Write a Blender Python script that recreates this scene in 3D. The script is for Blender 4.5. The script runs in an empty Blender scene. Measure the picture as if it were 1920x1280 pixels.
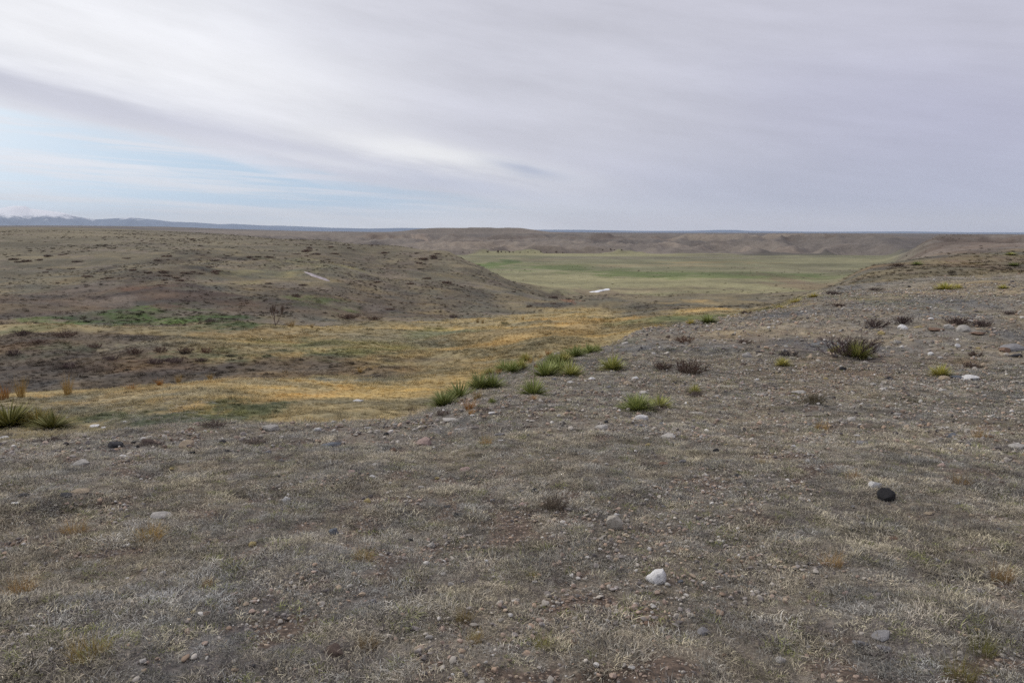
import bpy, bmesh, math, random
import numpy as np
from mathutils import Vector, Matrix
random.seed(7)
RNG = np.random.default_rng(7)
SC = bpy.context.scene
COL = SC.collection

# ------------------------------------------------------------------ camera numbers
FPX, EYE, HOR = 1440.0, 1.65, 432.0
PITCH = math.atan((640 - HOR) / FPX)

def ray(px, py):
    a, b = (px - 960) / FPX, (640 - py) / FPX
    c, s = math.cos(PITCH), math.sin(PITCH)
    return a, c + b * s, -s + b * c            # world direction, forward is +Y

# ------------------------------------------------------------------ noise
def _hash(ix, iy, seed):
    h = (ix.astype(np.int64) * 374761393 + iy.astype(np.int64) * 668265263 + seed * 974634777) & 0xFFFFFFFF
    h = ((h ^ (h >> 13)) * 1274126177) & 0xFFFFFFFF
    return ((h ^ (h >> 16)) & 0xFFFFFF) / float(0xFFFFFF)

def vnoise(x, y, seed=0):
    x = np.asarray(x, float); y = np.asarray(y, float)
    ix, iy = np.floor(x), np.floor(y)
    fx, fy = x - ix, y - iy
    fx = fx * fx * fx * (fx * (fx * 6 - 15) + 10); fy = fy * fy * fy * (fy * (fy * 6 - 15) + 10)
    a, b = _hash(ix, iy, seed), _hash(ix + 1, iy, seed)
    c, d = _hash(ix, iy + 1, seed), _hash(ix + 1, iy + 1, seed)
    return (a + (b - a) * fx) * (1 - fy) + (c + (d - c) * fx) * fy - 0.5      # -0.5 .. 0.5

def fbm(x, y, seed=0, octs=4):
    v, amp, fr = 0.0, 1.0, 1.0
    ca, sa = math.cos(0.7), math.sin(0.7)
    for o in range(octs):
        v = v + amp * vnoise((x * ca - y * sa) * fr + 17.3 * o, (x * sa + y * ca) * fr - 9.1 * o, seed + o)
        amp *= 0.5; fr *= 2.03
    return v

def sst(a, b, x):
    t = np.clip((x - a) / (b - a), 0, 1)
    return t * t * (3 - 2 * t)

# ------------------------------------------------------------------ terrain: section lines of the land, (distance, sight height)
# zone letters: F gravelly knoll, L left bench, G golden draw, B brown gully bank, H left hill, V green valley, M mesas, P far plains
NEAR = [(2.62, 1280, 'F'), (4.5, 1000, 'F'), (5.8, 900, 'F')]
FARC = [(450, 521, 'V'), (600, 498.5, 'V'), (850, 480, 'V'), (930, 476, 'V'), (1010, 472, 'M'), (1120, 465, 'M')]
def tail(a, b, far):
    return [(2600, 443, 'P'), (4000, a, 'P'), (8000, b, 'P'), (15000, max(b, far + 4.5), 'P'), (25000, far + 4, 'P'), (60000, far + 4, 'P')]
S = {
 -320: NEAR + [(9, 851, 'F'), (13, 821, 'L'), (16, 786, 'L'), (20, 760, 'L'), (23, 748, 'L'), (30, 754, 'B'), (42, 728, 'B'), (60, 640, 'B'), (70, 606, 'G'), (80, 610, 'B'),
        (100, 602, 'B'), (220, 500, 'H'), (420, 436, 'H'), (700, 424, 'H'), (1500, 426, 'P')] + tail(423, 424, 428),
 0: NEAR + [(9, 840, 'F'), (13, 809, 'L'), (16, 776, 'L'), (20, 751, 'L'), (24, 737, 'G'), (30, 745, 'B'), (40, 727, 'B'), (60, 640, 'B'), (70, 608, 'G'), (78, 612, 'B'),
        (100, 600, 'B'), (220, 500, 'H'), (420, 438, 'H'), (700, 426, 'H'), (1500, 428, 'P'), (3000, 423.5, 'P')] + tail(423.5, 425, 428)[1:],
 150: NEAR + [(9.2, 828, 'F'), (13, 804, 'L'), (16.5, 768, 'L'), (21, 743, 'L'), (25, 729, 'G'), (30, 737, 'B'), (41, 718, 'B'), (55, 655, 'B'), (66, 628, 'B'), (73, 615, 'G'), (80, 618, 'B'),
        (100, 603, 'H'), (118, 585, 'H'), (150, 543, 'H'), (210, 500, 'H'), (320, 458, 'H'), (420, 441, 'H'), (700, 427, 'H'), (1500, 429, 'P'), (3000, 424, 'P')] + tail(423.5, 425, 428.5)[1:],
 300: NEAR + [(9.5, 815, 'F'), (13, 796, 'L'), (17, 752, 'L'), (22, 731, 'G'), (26, 718, 'G'), (31, 727, 'B'), (42, 711, 'B'), (52, 660, 'B'), (62, 636, 'B'), (75, 618, 'G'), (82, 613, 'G'), (90, 617, 'B'),
        (102, 604, 'H'), (118, 582, 'H'), (150, 540, 'H'), (200, 500, 'H'), (300, 462, 'H'), (420, 445, 'H'), (620, 432, 'H'), (1200, 436, 'P'), (2200, 430, 'P'), (3000, 425, 'P')] + tail(425, 427, 430)[1:],
 450: NEAR + [(9.5, 809, 'F'), (13, 797, 'L'), (16.5, 762, 'G'), (22, 735, 'G'), (29, 711, 'G'), (34, 716, 'B'), (44, 695, 'B'), (56, 653, 'G'), (70, 630, 'G'), (82, 610, 'G'), (86, 608, 'G'), (95, 614, 'H'),
        (110, 597, 'H'), (130, 576, 'H'), (170, 535, 'H'), (230, 494, 'H'), (320, 462, 'H'), (420, 449, 'H'), (560, 441, 'H'), (700, 447, 'H'), (1250, 446, 'M'), (1900, 433, 'M'), (3000, 432, 'P')] + tail(431, 430, 430)[1:],
 600: NEAR + [(9.5, 805, 'F'), (13, 801, 'G'), (16, 771, 'G'), (22, 745, 'G'), (28, 721, 'G'), (34, 705, 'G'), (40, 707, 'B'), (48, 682, 'B'), (58, 656, 'G'), (70, 636, 'G'), (85, 618, 'G'), (95, 611, 'G'), (105, 614, 'H'),
        (120, 596, 'H'), (145, 570, 'H'), (190, 530, 'H'), (250, 490, 'H'), (330, 463, 'H'), (400, 452, 'H'), (440, 450, 'H'), (520, 459, 'H'), (700, 476, 'V'), (1010, 468, 'V'), (1250, 454, 'M'), (1450, 446, 'M'), (1520, 437, 'M'), (1800, 434, 'M')] + tail(437, 434, 430.5),
 720: NEAR + [(9.8, 801, 'F'), (14, 797, 'G'), (18, 766, 'G'), (25, 740, 'G'), (32, 715, 'G'), (40, 696, 'B'), (50, 672, 'G'), (62, 650, 'G'), (75, 632, 'G'), (90, 618, 'G'), (105, 607, 'G'), (115, 604, 'G'), (128, 600, 'H'),
        (160, 575, 'H'), (210, 535, 'H'), (270, 500, 'H'), (330, 473, 'H'), (365, 461, 'H'), (420, 470, 'H'), (500, 492, 'V'), (700, 486, 'V'), (850, 479, 'V'), (1010, 473, 'M'), (1250, 458, 'M'), (1400, 451, 'M'), (1480, 440, 'M'), (1700, 435.5, 'M')] + tail(438, 435, 431),
 830: NEAR + [(9.8, 802, 'F'), (13.3, 766, 'F'), (17, 776, 'G'), (24, 745, 'G'), (32, 716, 'G'), (42, 688, 'G'), (55, 660, 'G'), (70, 638, 'G'), (88, 620, 'G'), (105, 607, 'G'), (118, 600, 'G'), (132, 596, 'H'),
        (160, 582, 'H'), (200, 552, 'H'), (260, 512, 'H'), (310, 480, 'H'), (326, 470, 'H'), (360, 479, 'H'), (450, 505, 'V'), (700, 489, 'V'), (850, 480, 'V'), (1010, 473, 'M'), (1250, 457, 'M'), (1400, 450, 'M'), (1480, 442, 'M'), (1620, 437.5, 'M'), (1650, 428.8, 'M'), (1720, 427.2, 'M')] + tail(438, 435, 431.5),
 890: NEAR + [(9.3, 793, 'F'), (12, 760, 'F'), (15, 733, 'F'), (16.5, 724, 'F'), (20, 735, 'G'), (27, 730, 'G'), (34, 706, 'G'), (45, 676, 'G'), (58, 652, 'G'), (72, 633, 'G'), (90, 616, 'G'), (108, 603, 'G'), (124, 596, 'G'), (140, 592, 'H'),
        (165, 583, 'H'), (210, 556, 'H'), (260, 523, 'H'), (295, 499, 'H'), (310, 494, 'H'), (350, 505, 'H'), (430, 515, 'V'), (560, 503, 'V'), (850, 480, 'V'), (930, 476, 'V'), (1010, 472, 'M'), (1250, 457, 'M'), (1420, 450, 'M'), (1480, 442, 'M'), (1620, 437, 'M'), (1650, 428.6, 'M'), (1720, 427, 'M')] + tail(438, 435, 432),
 960: NEAR + [(8.7, 800, 'F'), (11, 765, 'F'), (14, 735, 'F'), (18, 701, 'F'), (19.5, 693, 'F'), (23, 703, 'G'), (30, 708, 'G'), (40, 688, 'G'), (55, 652, 'G'), (70, 631, 'G'), (90, 613, 'G'), (110, 600, 'G'), (130, 592, 'G'), (150, 588, 'G'),
        (165, 586, 'H'), (200, 570, 'H'), (250, 545, 'H'), (270, 533, 'H'), (286, 524, 'H'), (320, 531, 'H'), (400, 526, 'V'), (450, 520, 'V'), (600, 498, 'V'), (850, 480, 'V'), (930, 476, 'V'), (1010, 472, 'M'), (1250, 457, 'M'), (1420, 450, 'M'), (1480, 442, 'M'), (1620, 437, 'M'), (1650, 428.6, 'M'), (1720, 427, 'M')] + tail(438, 435, 432),
 1040: NEAR + [(8.7, 801, 'F'), (12, 755, 'F'), (16, 712, 'F'), (20, 681, 'F'), (22, 669, 'F'), (26, 679, 'G'), (40, 672, 'G'), (55, 641, 'G'), (75, 618, 'G'), (100, 602, 'G'), (130, 590, 'G'), (160, 584, 'G'),
        (175, 582, 'G'), (200, 578, 'H'), (240, 566, 'H'), (262, 558, 'H'), (300, 555, 'H'), (350, 542, 'V')] + FARC + [(1250, 457, 'M'), (1420, 450, 'M'), (1480, 442, 'M'), (1620, 438, 'M'), (1680, 436, 'M')] + tail(438, 435, 432.5),
 1120: NEAR + [(8.7, 802, 'F'), (12, 756, 'F'), (16, 710, 'F'), (20, 675, 'F'), (23, 653, 'F'), (27, 661, 'G'), (40, 655, 'G'), (50, 648, 'G'), (62, 630, 'G'), (80, 614, 'G'), (110, 597, 'G'), (140, 588, 'G'), (170, 580, 'G'),
        (200, 574, 'H'), (250, 563, 'H'), (300, 553, 'H'), (350, 543, 'V')] + FARC + [(1250, 458, 'M'), (1400, 451, 'M'), (1450, 442, 'M'), (1600, 439, 'M')] + tail(438, 436, 433),
 1220: NEAR + [(8.7, 804, 'F'), (12, 758, 'F'), (16, 708, 'F'), (20, 670, 'F'), (25, 630, 'F'), (28, 614, 'F'), (33, 624, 'G'), (50, 618, 'G'), (62, 612, 'G'), (80, 602, 'G'), (110, 592, 'H'), (150, 582, 'H'),
        (200, 572, 'H'), (250, 562, 'H'), (300, 553, 'H'), (350, 543, 'V')] + FARC + [(1250, 459, 'M'), (1400, 452, 'M'), (1450, 443, 'M'), (1600, 439.5, 'M')] + tail(439, 436.5, 433.5),
 1320: NEAR + [(8.7, 806, 'F'), (12, 760, 'F'), (16, 706, 'F'), (20, 668, 'F'), (26, 622, 'F'), (30, 601, 'F'), (31.5, 596, 'F'), (37, 605, 'G'), (60, 602, 'V'), (75, 597, 'V'), (90, 592, 'G'), (120, 586, 'G'), (160, 577, 'H'),
        (200, 569, 'H'), (250, 561, 'H'), (300, 553, 'H'), (350, 543, 'V')] + FARC + [(1250, 459, 'M'), (1340, 452, 'M'), (1390, 444, 'M'), (1550, 441, 'M')] + tail(440, 437, 432.5),
 1420: NEAR + [(8.7, 807, 'F'), (12, 760, 'F'), (16, 705, 'F'), (20, 666, 'F'), (26, 616, 'F'), (32, 588, 'F'), (34, 581, 'F'), (41, 590, 'G'), (70, 588, 'G'), (100, 583, 'G'), (130, 578, 'H'), (170, 570, 'H'),
        (250, 560, 'H'), (300, 553, 'H'), (350, 543, 'V')] + FARC + [(1200, 456, 'M'), (1280, 447, 'M'), (1350, 444, 'M')] + tail(440, 437, 433),
 1520: NEAR + [(8.7, 808, 'F'), (12, 760, 'F'), (16, 704, 'F'), (20, 664, 'F'), (26, 610, 'F'), (32, 580, 'F'), (38, 560, 'F'), (45, 548, 'F'), (55, 555, 'F'), (90, 560, 'H'), (150, 560, 'H'),
        (250, 554, 'H'), (340, 543, 'V')] + FARC + [(1180, 456, 'M'), (1250, 446, 'M'), (1310, 443, 'M')] + tail(440, 437, 434),
 1640: NEAR + [(8.7, 809, 'F'), (12, 760, 'F'), (16, 703, 'F'), (20, 662, 'F'), (26, 606, 'F'), (32, 572, 'F'), (40, 545, 'F'), (50, 528, 'F'), (58, 531, 'H'), (72, 515, 'H'), (90, 501, 'H'), (110, 507, 'H'), (160, 520, 'H'),
        (300, 522, 'H'), (500, 505, 'V'), (600, 498, 'V'), (850, 480, 'V'), (960, 471, 'M'), (1060, 459, 'M'), (1160, 448, 'M'), (1220, 445, 'M')] + tail(440, 437.5, 434.5),
 1760: NEAR + [(8.7, 810, 'F'), (12, 760, 'F'), (16, 702, 'F'), (20, 660, 'F'), (26, 603, 'F'), (32, 568, 'F'), (40, 540, 'F'), (52, 519, 'F'), (58, 521, 'H'), (75, 500, 'H'), (95, 486, 'H'), (110, 489, 'H'), (200, 490, 'H'),
        (350, 470, 'M'), (420, 456, 'M'), (470, 449, 'M'), (600, 455, 'M'), (1000, 460, 'P'), (1500, 447, 'P')] + tail(440, 438, 435),
 1920: NEAR + [(8.7, 810, 'F'), (12, 760, 'F'), (16, 701, 'F'), (20, 658, 'F'), (26, 600, 'F'), (32, 564, 'F'), (40, 536, 'F'), (55, 515, 'F'), (62, 517, 'H'), (80, 492, 'H'), (100, 478, 'H'), (115, 481, 'H'), (200, 478, 'H'),
        (350, 460, 'M'), (450, 450, 'M'), (600, 454, 'M'), (1000, 456, 'P'), (1500, 446, 'P')] + tail(441, 439, 436),
 2250: NEAR + [(8.7, 810, 'F'), (12, 758, 'F'), (16, 699, 'F'), (20, 655, 'F'), (26, 597, 'F'), (32, 562, 'F'), (40, 534, 'F'), (55, 512, 'F'), (62, 514, 'H'), (80, 489, 'H'), (100, 476, 'H'), (115, 478, 'H'), (200, 474, 'H'),
        (350, 457, 'M'), (450, 449, 'M'), (600, 452, 'M'), (1000, 455, 'P'), (1500, 446, 'P')] + tail(441, 439, 436),
}
ZONES = 'FLGBHVMP'

def pchip(x, y, xq):
    """monotone cubic through (x, y) with y of shape (n, m)"""
    x = np.asarray(x, float); y = np.asarray(y, float)
    h = np.diff(x)[:, None]; d = np.diff(y, axis=0) / h
    m = np.zeros_like(y)
    w1, w2 = 2 * h[1:] + h[:-1], h[1:] + 2 * h[:-1]
    same = d[:-1] * d[1:] > 0
    with np.errstate(divide='ignore', invalid='ignore'):
        hm = (w1 + w2) / (w1 / d[:-1] + w2 / d[1:])
    m[1:-1] = np.where(same, np.nan_to_num(hm), 0)
    m[0], m[-1] = d[0], d[-1]
    i = np.clip(np.searchsorted(x, xq) - 1, 0, len(x) - 2)
    t = ((xq - x[i]) / (x[i + 1] - x[i]))[:, None]; hh = (x[i + 1] - x[i])[:, None]
    t2, t3 = t * t, t ** 3
    return (2 * t3 - 3 * t2 + 1) * y[i] + (t3 - 2 * t2 + t) * hh * m[i] + (-2 * t3 + 3 * t2) * y[i + 1] + (t3 - t2) * hh * m[i + 1]

LR = np.linspace(math.log(0.8), math.log(60000), 1100)
azc, Zc, Wc = [], [], []
for px in sorted(S):
    az = math.atan((px - 960) / FPX); azc.append(az)
    rr, zz, ww = [0.8], [0.0], ['F']
    for Y, py, zn in S[px]:
        dz = math.tan(math.atan((640 - py) / FPX) - PITCH) * Y
        rr.append(Y / math.cos(az)); zz.append(EYE + dz); ww.append(zn)
    one = np.array([[1.0 if z == k else 0.0 for k in ZONES] for z in ww])
    lr = np.log(rr)
    q = np.clip(LR, lr[0], lr[-1])
    Zc.append(pchip(lr, np.array(zz)[:, None], q)[:, 0])
    lw, wv = [], []
    for i in range(len(lr)):
        lw.append(lr[i]); wv.append(one[i])
        if i + 1 < len(lr) and ww[i] != ww[i + 1]:
            g = lr[i + 1] - lr[i]; lw += [lr[i] + .25 * g, lr[i] + .5 * g]; wv += [one[i], one[i + 1]]
    wv = np.array(wv)
    Wc.append(np.stack([np.interp(q, lw, wv[:, k]) for k in range(8)], 1))
azc = np.array(azc); Zc = np.array(Zc); Wc = np.array(Wc)
AZ = np.linspace(azc[0], azc[-1], 420)
Zt = pchip(azc, Zc, AZ)                                  # (420, 1100)
Wt = np.stack([np.stack([np.interp(AZ, azc, Wc[:, j, k]) for j in range(len(LR))], 1) for k in range(8)], 2)

def _look(T, x, y):
    R = np.maximum(np.hypot(x, y), 0.8); a = np.clip(np.arctan2(x, y), AZ[0], AZ[-1])
    fa = (a - AZ[0]) / (AZ[1] - AZ[0]); fr = np.clip((np.log(R) - LR[0]) / (LR[1] - LR[0]), 0, len(LR) - 1.001)
    ia = np.clip(fa.astype(int), 0, len(AZ) - 2); ir = fr.astype(int)
    fa, fr = fa - ia, fr - ir
    if T.ndim == 3: fa, fr = fa[..., None], fr[..., None]
    return (T[ia, ir] * (1 - fr) + T[ia, ir + 1] * fr) * (1 - fa) + (T[ia + 1, ir] * (1 - fr) + T[ia + 1, ir + 1] * fr) * fa

def height(x, y):
    x = np.asarray(x, float); y = np.asarray(y, float)
    R = np.hypot(x, y)
    z = _look(Zt, x, y)
    z = z + 0.06 * fbm(x / 0.6, y / 0.6, 3, 3) * sst(60, 25, R)
    z = z + 0.12 * fbm(x / 3.2, y / 3.2, 5, 3) * sst(3, 12, R) * sst(120, 50, R)
    z = z + 0.75 * fbm(x / 11, y / 11, 9, 4) * sst(22, 60, R) * sst(420, 250, R)
    z = z + 2.2 * fbm(x / 45, y / 45, 13, 4) * sst(85, 180, R) * sst(460, 330, R)
    w = _look(Wt, x, y)[..., 6]
    rid = 1 - 2 * np.abs(fbm(x / 70, y / 130, 21, 4))
    z = z + w * 13 * (rid - 0.60) * sst(300, 800, R) * (.06 + .94 * sst(1600, 1440, R)) + w * 1.2 * (rid - .60) * sst(250, 400, R)
    z = z + 5 * fbm(x / 700, y / 700, 31, 4) * sst(2200, 5000, R) + 10 * fbm(x / 4000, y / 4000, 33, 3) * sst(8000, 16000, R)
    return z

RS = np.exp(np.linspace(math.log(1.5), math.log(40000), 5000))
def hit(px, py):
    dx, dy, dz = ray(px, py); h = math.hypot(dx, dy)
    x, y = RS * dx / h, RS * dy / h
    zr = EYE + RS * dz / h; g = height(x, y) - zr
    k = int(np.argmax(g >= 0)) if (g >= 0).any() else len(RS) - 1
    if k > 0 and g[k] >= 0:
        t = -g[k - 1] / (g[k] - g[k - 1]); R = RS[k - 1] + t * (RS[k] - RS[k - 1])
    else: R = RS[k]
    X, Y = R * dx / h, R * dy / h
    return X, Y, float(height(np.array([X]), np.array([Y]))[0])

def mpp(Y): return Y / FPX                                 # metres per photo pixel at depth Y

# ------------------------------------------------------------------ colour of the ground
ZC = np.array([(.205, .183, .152), (.225, .190, .110), (.305, .240, .122), (.135, .105, .072), (.158, .136, .090), (.212, .200, .116), (.178, .152, .130), (.130, .114, .104)])
PATCH = []                                                 # world-space patches of growth, bare soil and some painted-in shade
def patch(col, px, py, sx, sy, amt=0.9, rot=0.0):
    X, Y, Z = hit(px, py)
    X1, Y1, _ = hit(px, py - sy); X0, Y0, _ = hit(px, py + sy)
    dep = min(max((abs(Y1 - Y) + abs(Y - Y0)) / 2, 0.05 * Y * .3), Y * 0.35)
    PATCH.append((np.array(col), X, Y, sx * mpp(Y), dep, amt))
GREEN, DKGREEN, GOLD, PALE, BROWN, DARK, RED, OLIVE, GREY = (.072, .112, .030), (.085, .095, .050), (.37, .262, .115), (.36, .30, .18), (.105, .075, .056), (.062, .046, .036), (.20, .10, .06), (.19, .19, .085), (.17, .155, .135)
for a in [
    ((.10, .078, .055), 150, 560, 190, 42, .65), ((.105, .083, .058), 460, 560, 150, 30, .5), ((.115, .092, .062), 720, 560, 170, 36, .5), ((.12, .095, .065), 880, 560, 110, 22, .45),  # hill face darkened by colour for the shade of its averted side
    (GREEN, 280, 596, 120, 15, 1), (GREEN, 200, 604, 70, 8, .9), (GREEN, 345, 602, 60, 9, 1), (GREEN, 455, 606, 50, 5, .8), (GREEN, 620, 570, 70, 12, .6), (GREEN, 590, 560, 40, 8, .6), (GREEN, 45, 620, 40, 6, .4),
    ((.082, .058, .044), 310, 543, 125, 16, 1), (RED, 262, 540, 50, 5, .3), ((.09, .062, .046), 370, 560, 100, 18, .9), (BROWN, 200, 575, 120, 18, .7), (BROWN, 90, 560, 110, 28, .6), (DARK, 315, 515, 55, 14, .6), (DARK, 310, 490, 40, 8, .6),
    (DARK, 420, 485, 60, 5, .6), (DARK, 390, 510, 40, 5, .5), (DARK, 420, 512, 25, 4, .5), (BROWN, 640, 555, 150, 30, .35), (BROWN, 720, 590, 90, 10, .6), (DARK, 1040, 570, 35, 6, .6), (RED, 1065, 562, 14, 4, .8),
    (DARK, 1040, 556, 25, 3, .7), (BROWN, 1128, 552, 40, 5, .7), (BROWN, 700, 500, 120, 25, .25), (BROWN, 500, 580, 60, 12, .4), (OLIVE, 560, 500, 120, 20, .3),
    (DARK, 200, 680, 90, 14, .55), (DARK, 60, 690, 70, 30, .6), (BROWN, 330, 690, 160, 18, .7), (DKGREEN, 420, 668, 110, 8, .8), (DKGREEN, 620, 665, 110, 10, .8), (DKGREEN, 120, 655, 60, 12, .5), (BROWN, 60, 640, 60, 18, .7),
    (DARK, 330, 675, 60, 6, .5), (OLIVE, 650, 645, 150, 12, .7), (DKGREEN, 800, 648, 50, 5, .7), (PALE, 760, 640, 90, 9, .6), (OLIVE, 820, 625, 80, 8, .7), (PALE, 900, 605, 50, 6, .5), (BROWN, 720, 690, 80, 7, .6),
    (GOLD, 470, 622, 100, 9, 1), (GOLD, 560, 630, 60, 6, .9), (PALE, 330, 640, 90, 6, .5), (GOLD, 540, 745, 90, 28, .8), (GOLD, 780, 690, 120, 14, .5), (GOLD, 1000, 620, 130, 16, .8), (GOLD, 1080, 600, 80, 8, .8), (GOLD, 900, 650, 90, 8, .6),
    ((.15, .112, .068), 640, 703, 150, 7, .8), ((.16, .12, .072), 780, 676, 90, 6, .6), ((.15, .112, .068), 470, 700, 120, 7, .7), (PALE, 430, 715, 130, 4, .7), (PALE, 640, 714, 120, 4, .6), (PALE, 660, 630, 110, 5, .6), (DKGREEN, 1175, 640, 40, 4, .4), (PALE, 250, 745, 120, 10, .9), (GOLD, 310, 723, 90, 5, 1), (GOLD, 100, 742, 60, 6, .7), (DKGREEN, 400, 782, 100, 17, 1), (DKGREEN, 190, 785, 80, 12, 1), (DKGREEN, 310, 788, 80, 12, .9), (BROWN, 80, 815, 90, 8, .5), (BROWN, 250, 805, 80, 8, .4), (GREY, 430, 800, 60, 6, .5),  # browns below the draw crests: growth, plus fold shade put into the colour
    (GREEN, 1290, 599, 70, 4, .6), (PALE, 1320, 570, 60, 5, .4), (GOLD, 1330, 580, 60, 3, .8), (GOLD, 1290, 565, 60, 3, .5), (OLIVE, 1230, 597, 70, 5, .6),
    ((.10, .135, .05), 920, 494, 60, 6, 1), ((.12, .15, .055), 1050, 500, 120, 6, .8), ((.10, .13, .045), 1170, 513, 110, 5, .85), ((.12, .15, .055), 1350, 515, 150, 6, .8), ((.26, .22, .13), 1260, 498, 180, 3, .9), ((.27, .20, .10), 1330, 492, 90, 2, .7),
    ((.25, .21, .13), 1000, 487, 100, 3, .85), ((.11, .14, .05), 1500, 522, 90, 6, .5), ((.10, .08, .06), 1250, 543, 120, 2.2, .7), ((.10, .085, .06), 1450, 530, 90, 2, .6), ((.23, .2, .14), 1500, 505, 120, 5, .5), ((.23, .19, .13), 1150, 545, 250, 5, .5),
    ((.11, .09, .075), 1020, 473, 110, 2, .8), ((.09, .08, .07), 1480, 476, 160, 2.2, .8), ((.20, .165, .13), 1150, 466, 230, 5, .4), ((.3, .24, .19), 790, 446, 12, 3, .8),
    (BROWN, 1680, 500, 60, 9, .6), ((.17, .12, .085), 1560, 535, 70, 10, .6), (OLIVE, 1500, 560, 40, 6, .5), ((.24, .205, .15), 1700, 540, 200, 10, .35), ((.155, .105, .085), 1700, 680, 170, 25, .5), ((.165, .115, .09), 1600, 700, 140, 20, .4), ((.16, .12, .10), 1450, 640, 120, 16, .35),
    ((.125, .098, .082), 700, 443, 120, 2.6, .8), ((.125, .098, .08), 930, 446, 120, 3, .6), ((.13, .10, .084), 1150, 446, 110, 2.5, .7), ((.135, .105, .085), 1480, 450, 160, 4, .6), ((.14, .105, .082), 1790, 455, 110, 5, .7),  # dark mesa scarp bands: relief shading put into the ground colour
    ((.20, .175, .125), 1200, 483, 300, 3.2, .65), ((.23, .19, .15), 860, 462, 120, 3, .6), ((.225, .18, .145), 1400, 466, 150, 4, .5), ((.105, .08, .066), 1130, 452, 60, 1.6, .7), ((.105, .08, .066), 880, 452, 50, 1.5, .6), ((.12, .09, .07), 1800, 452, 90, 3, .8), ((.13, .10, .08), 1860, 462, 80, 5, .6), ((.11, .085, .065), 1760, 480, 60, 3, .7), ((.15, .115, .09), 1850, 490, 90, 6, .6),  # the thin dark scarp lines here also paint in mesa relief shading
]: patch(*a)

def ground_colour(x, y):
    R = np.hypot(x, y)
    s = np.clip(R * 0.035, .15, 40)
    xw = x + fbm(x / (s * 2), y / (s * 2), 41, 3) * s * 1.6; yw = y + fbm(x / (s * 2) + 31, y / (s * 2), 43, 3) * s * 2.2
    W = _look(Wt, xw, yw); W = W ** 1.5; W /= W.sum(-1, keepdims=True)
    c = W @ ZC
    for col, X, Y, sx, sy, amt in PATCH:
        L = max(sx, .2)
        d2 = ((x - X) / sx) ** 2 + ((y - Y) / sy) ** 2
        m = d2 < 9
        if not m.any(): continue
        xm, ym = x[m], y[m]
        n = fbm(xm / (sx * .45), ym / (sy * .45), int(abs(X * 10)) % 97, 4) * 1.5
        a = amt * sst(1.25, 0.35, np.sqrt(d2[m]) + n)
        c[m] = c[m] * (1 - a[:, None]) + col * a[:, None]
    # mottling of growth: grey sage, straw, brown, at a few scales
    n1 = fbm(x / .35, y / .35, 51, 3)[:, None]; n2 = fbm(x / 1.6, y / 1.6, 53, 3)[:, None]; n3 = fbm(x / 7, y / 7, 55, 4)[:, None]; n4 = fbm(x / 30, y / 30, 57, 4)[:, None]; n5 = fbm(x / 200, y / 90, 59, 4)[:, None]
    near, mid, far = sst(40, 10, R)[:, None], (sst(8, 25, R) * sst(500, 200, R))[:, None], sst(150, 400, R)[:, None]
    lum = 1 + .45 * n1 * near + .35 * n2 * (sst(90, 30, R) * (.4 + .6 * sst(8, 20, R)))[:, None] + .42 * n3 * mid + .4 * n4 * sst(40, 90, R)[:, None] * sst(1500, 600, R)[:, None] + .42 * n5 * far
    c = c * np.clip(lum, .45, 1.6)
    hue = (n2 * sst(90, 30, R)[:, None] + n3 * mid + n5 * far) * (.22 - .15 * far)
    c = c * (1 + hue * np.array([1.0, .3, -1.1]))
    # dark low scrub scattered over the left hill and its draw
    wz = _look(Wt, x, y)
    sp = fbm(x / 2.6, y / 2.6, 61, 3) + .55 * fbm(x / 26, y / 26, 63, 3)
    a = (sst(.26, .42, sp) * (wz[:, 4] * .55 + wz[:, 3] * .7 + wz[:, 6] * .3) * sst(35, 60, R) * sst(900, 500, R))[:, None]
    c = c * (1 - a) + np.array([.075, .057, .044]) * a
    bare = fbm(x / 9, y / 9, 67, 4)
    a = (sst(.18, .42, bare) * (wz[:, 4] + wz[:, 0] * .5) * .45 * sst(12, 40, R))[:, None]
    c = c * (1 - a) + np.array([.21, .17, .135]) * a
    return np.clip(c, .015, .9)

# ------------------------------------------------------------------ object helpers
def tag(o, label=None, cat=None, group=None, kind=None):
    if label: o['label'] = label
    if cat: o['category'] = cat
    if group: o['group'] = group
    if kind: o['kind'] = kind
    return o
def mesh_np(name, V, quads=None, tris=None, smooth=False):
    me = bpy.data.meshes.new(name)
    V = np.asarray(V, np.float32)
    me.vertices.add(len(V)); me.vertices.foreach_set('co', V.ravel())
    parts = [(np.asarray(f, np.int32), k) for f, k in ((quads, 4), (tris, 3)) if f is not None and len(f)]
    nl = sum(f.size for f, k in parts); npo = sum(len(f) for f, k in parts)
    me.loops.add(nl); me.polygons.add(npo)
    me.loops.foreach_set('vertex_index', np.concatenate([f.ravel() for f, k in parts]))
    st, off = [], 0
    for f, k in parts:
        st.append(off + np.arange(len(f)) * k); off += f.size
    me.polygons.foreach_set('loop_start', np.concatenate(st).astype(np.int32))
    if smooth: me.polygons.foreach_set('use_smooth', np.ones(npo, bool))
    me.update(calc_edges=True); me.validate()
    return me
def obj(name, me, mat=None, parent=None, link=True):
    o = bpy.data.objects.new(name, me)
    if link: COL.objects.link(o)
    if mat is not None and not me.materials: me.materials.append(mat)
    if parent: o.parent = parent
    return o
def empty(name, loc, rz=0.0):
    o = bpy.data.objects.new(name, None); COL.objects.link(o)
    o.location = loc; o.rotation_euler = (0, 0, rz); o.empty_display_size = .1
    return o
def copy_tree(o):
    c = o.copy(); COL.objects.link(c)
    for ch in o.children:
        d = ch.copy(); COL.objects.link(d); d.parent = c
    return c

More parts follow.
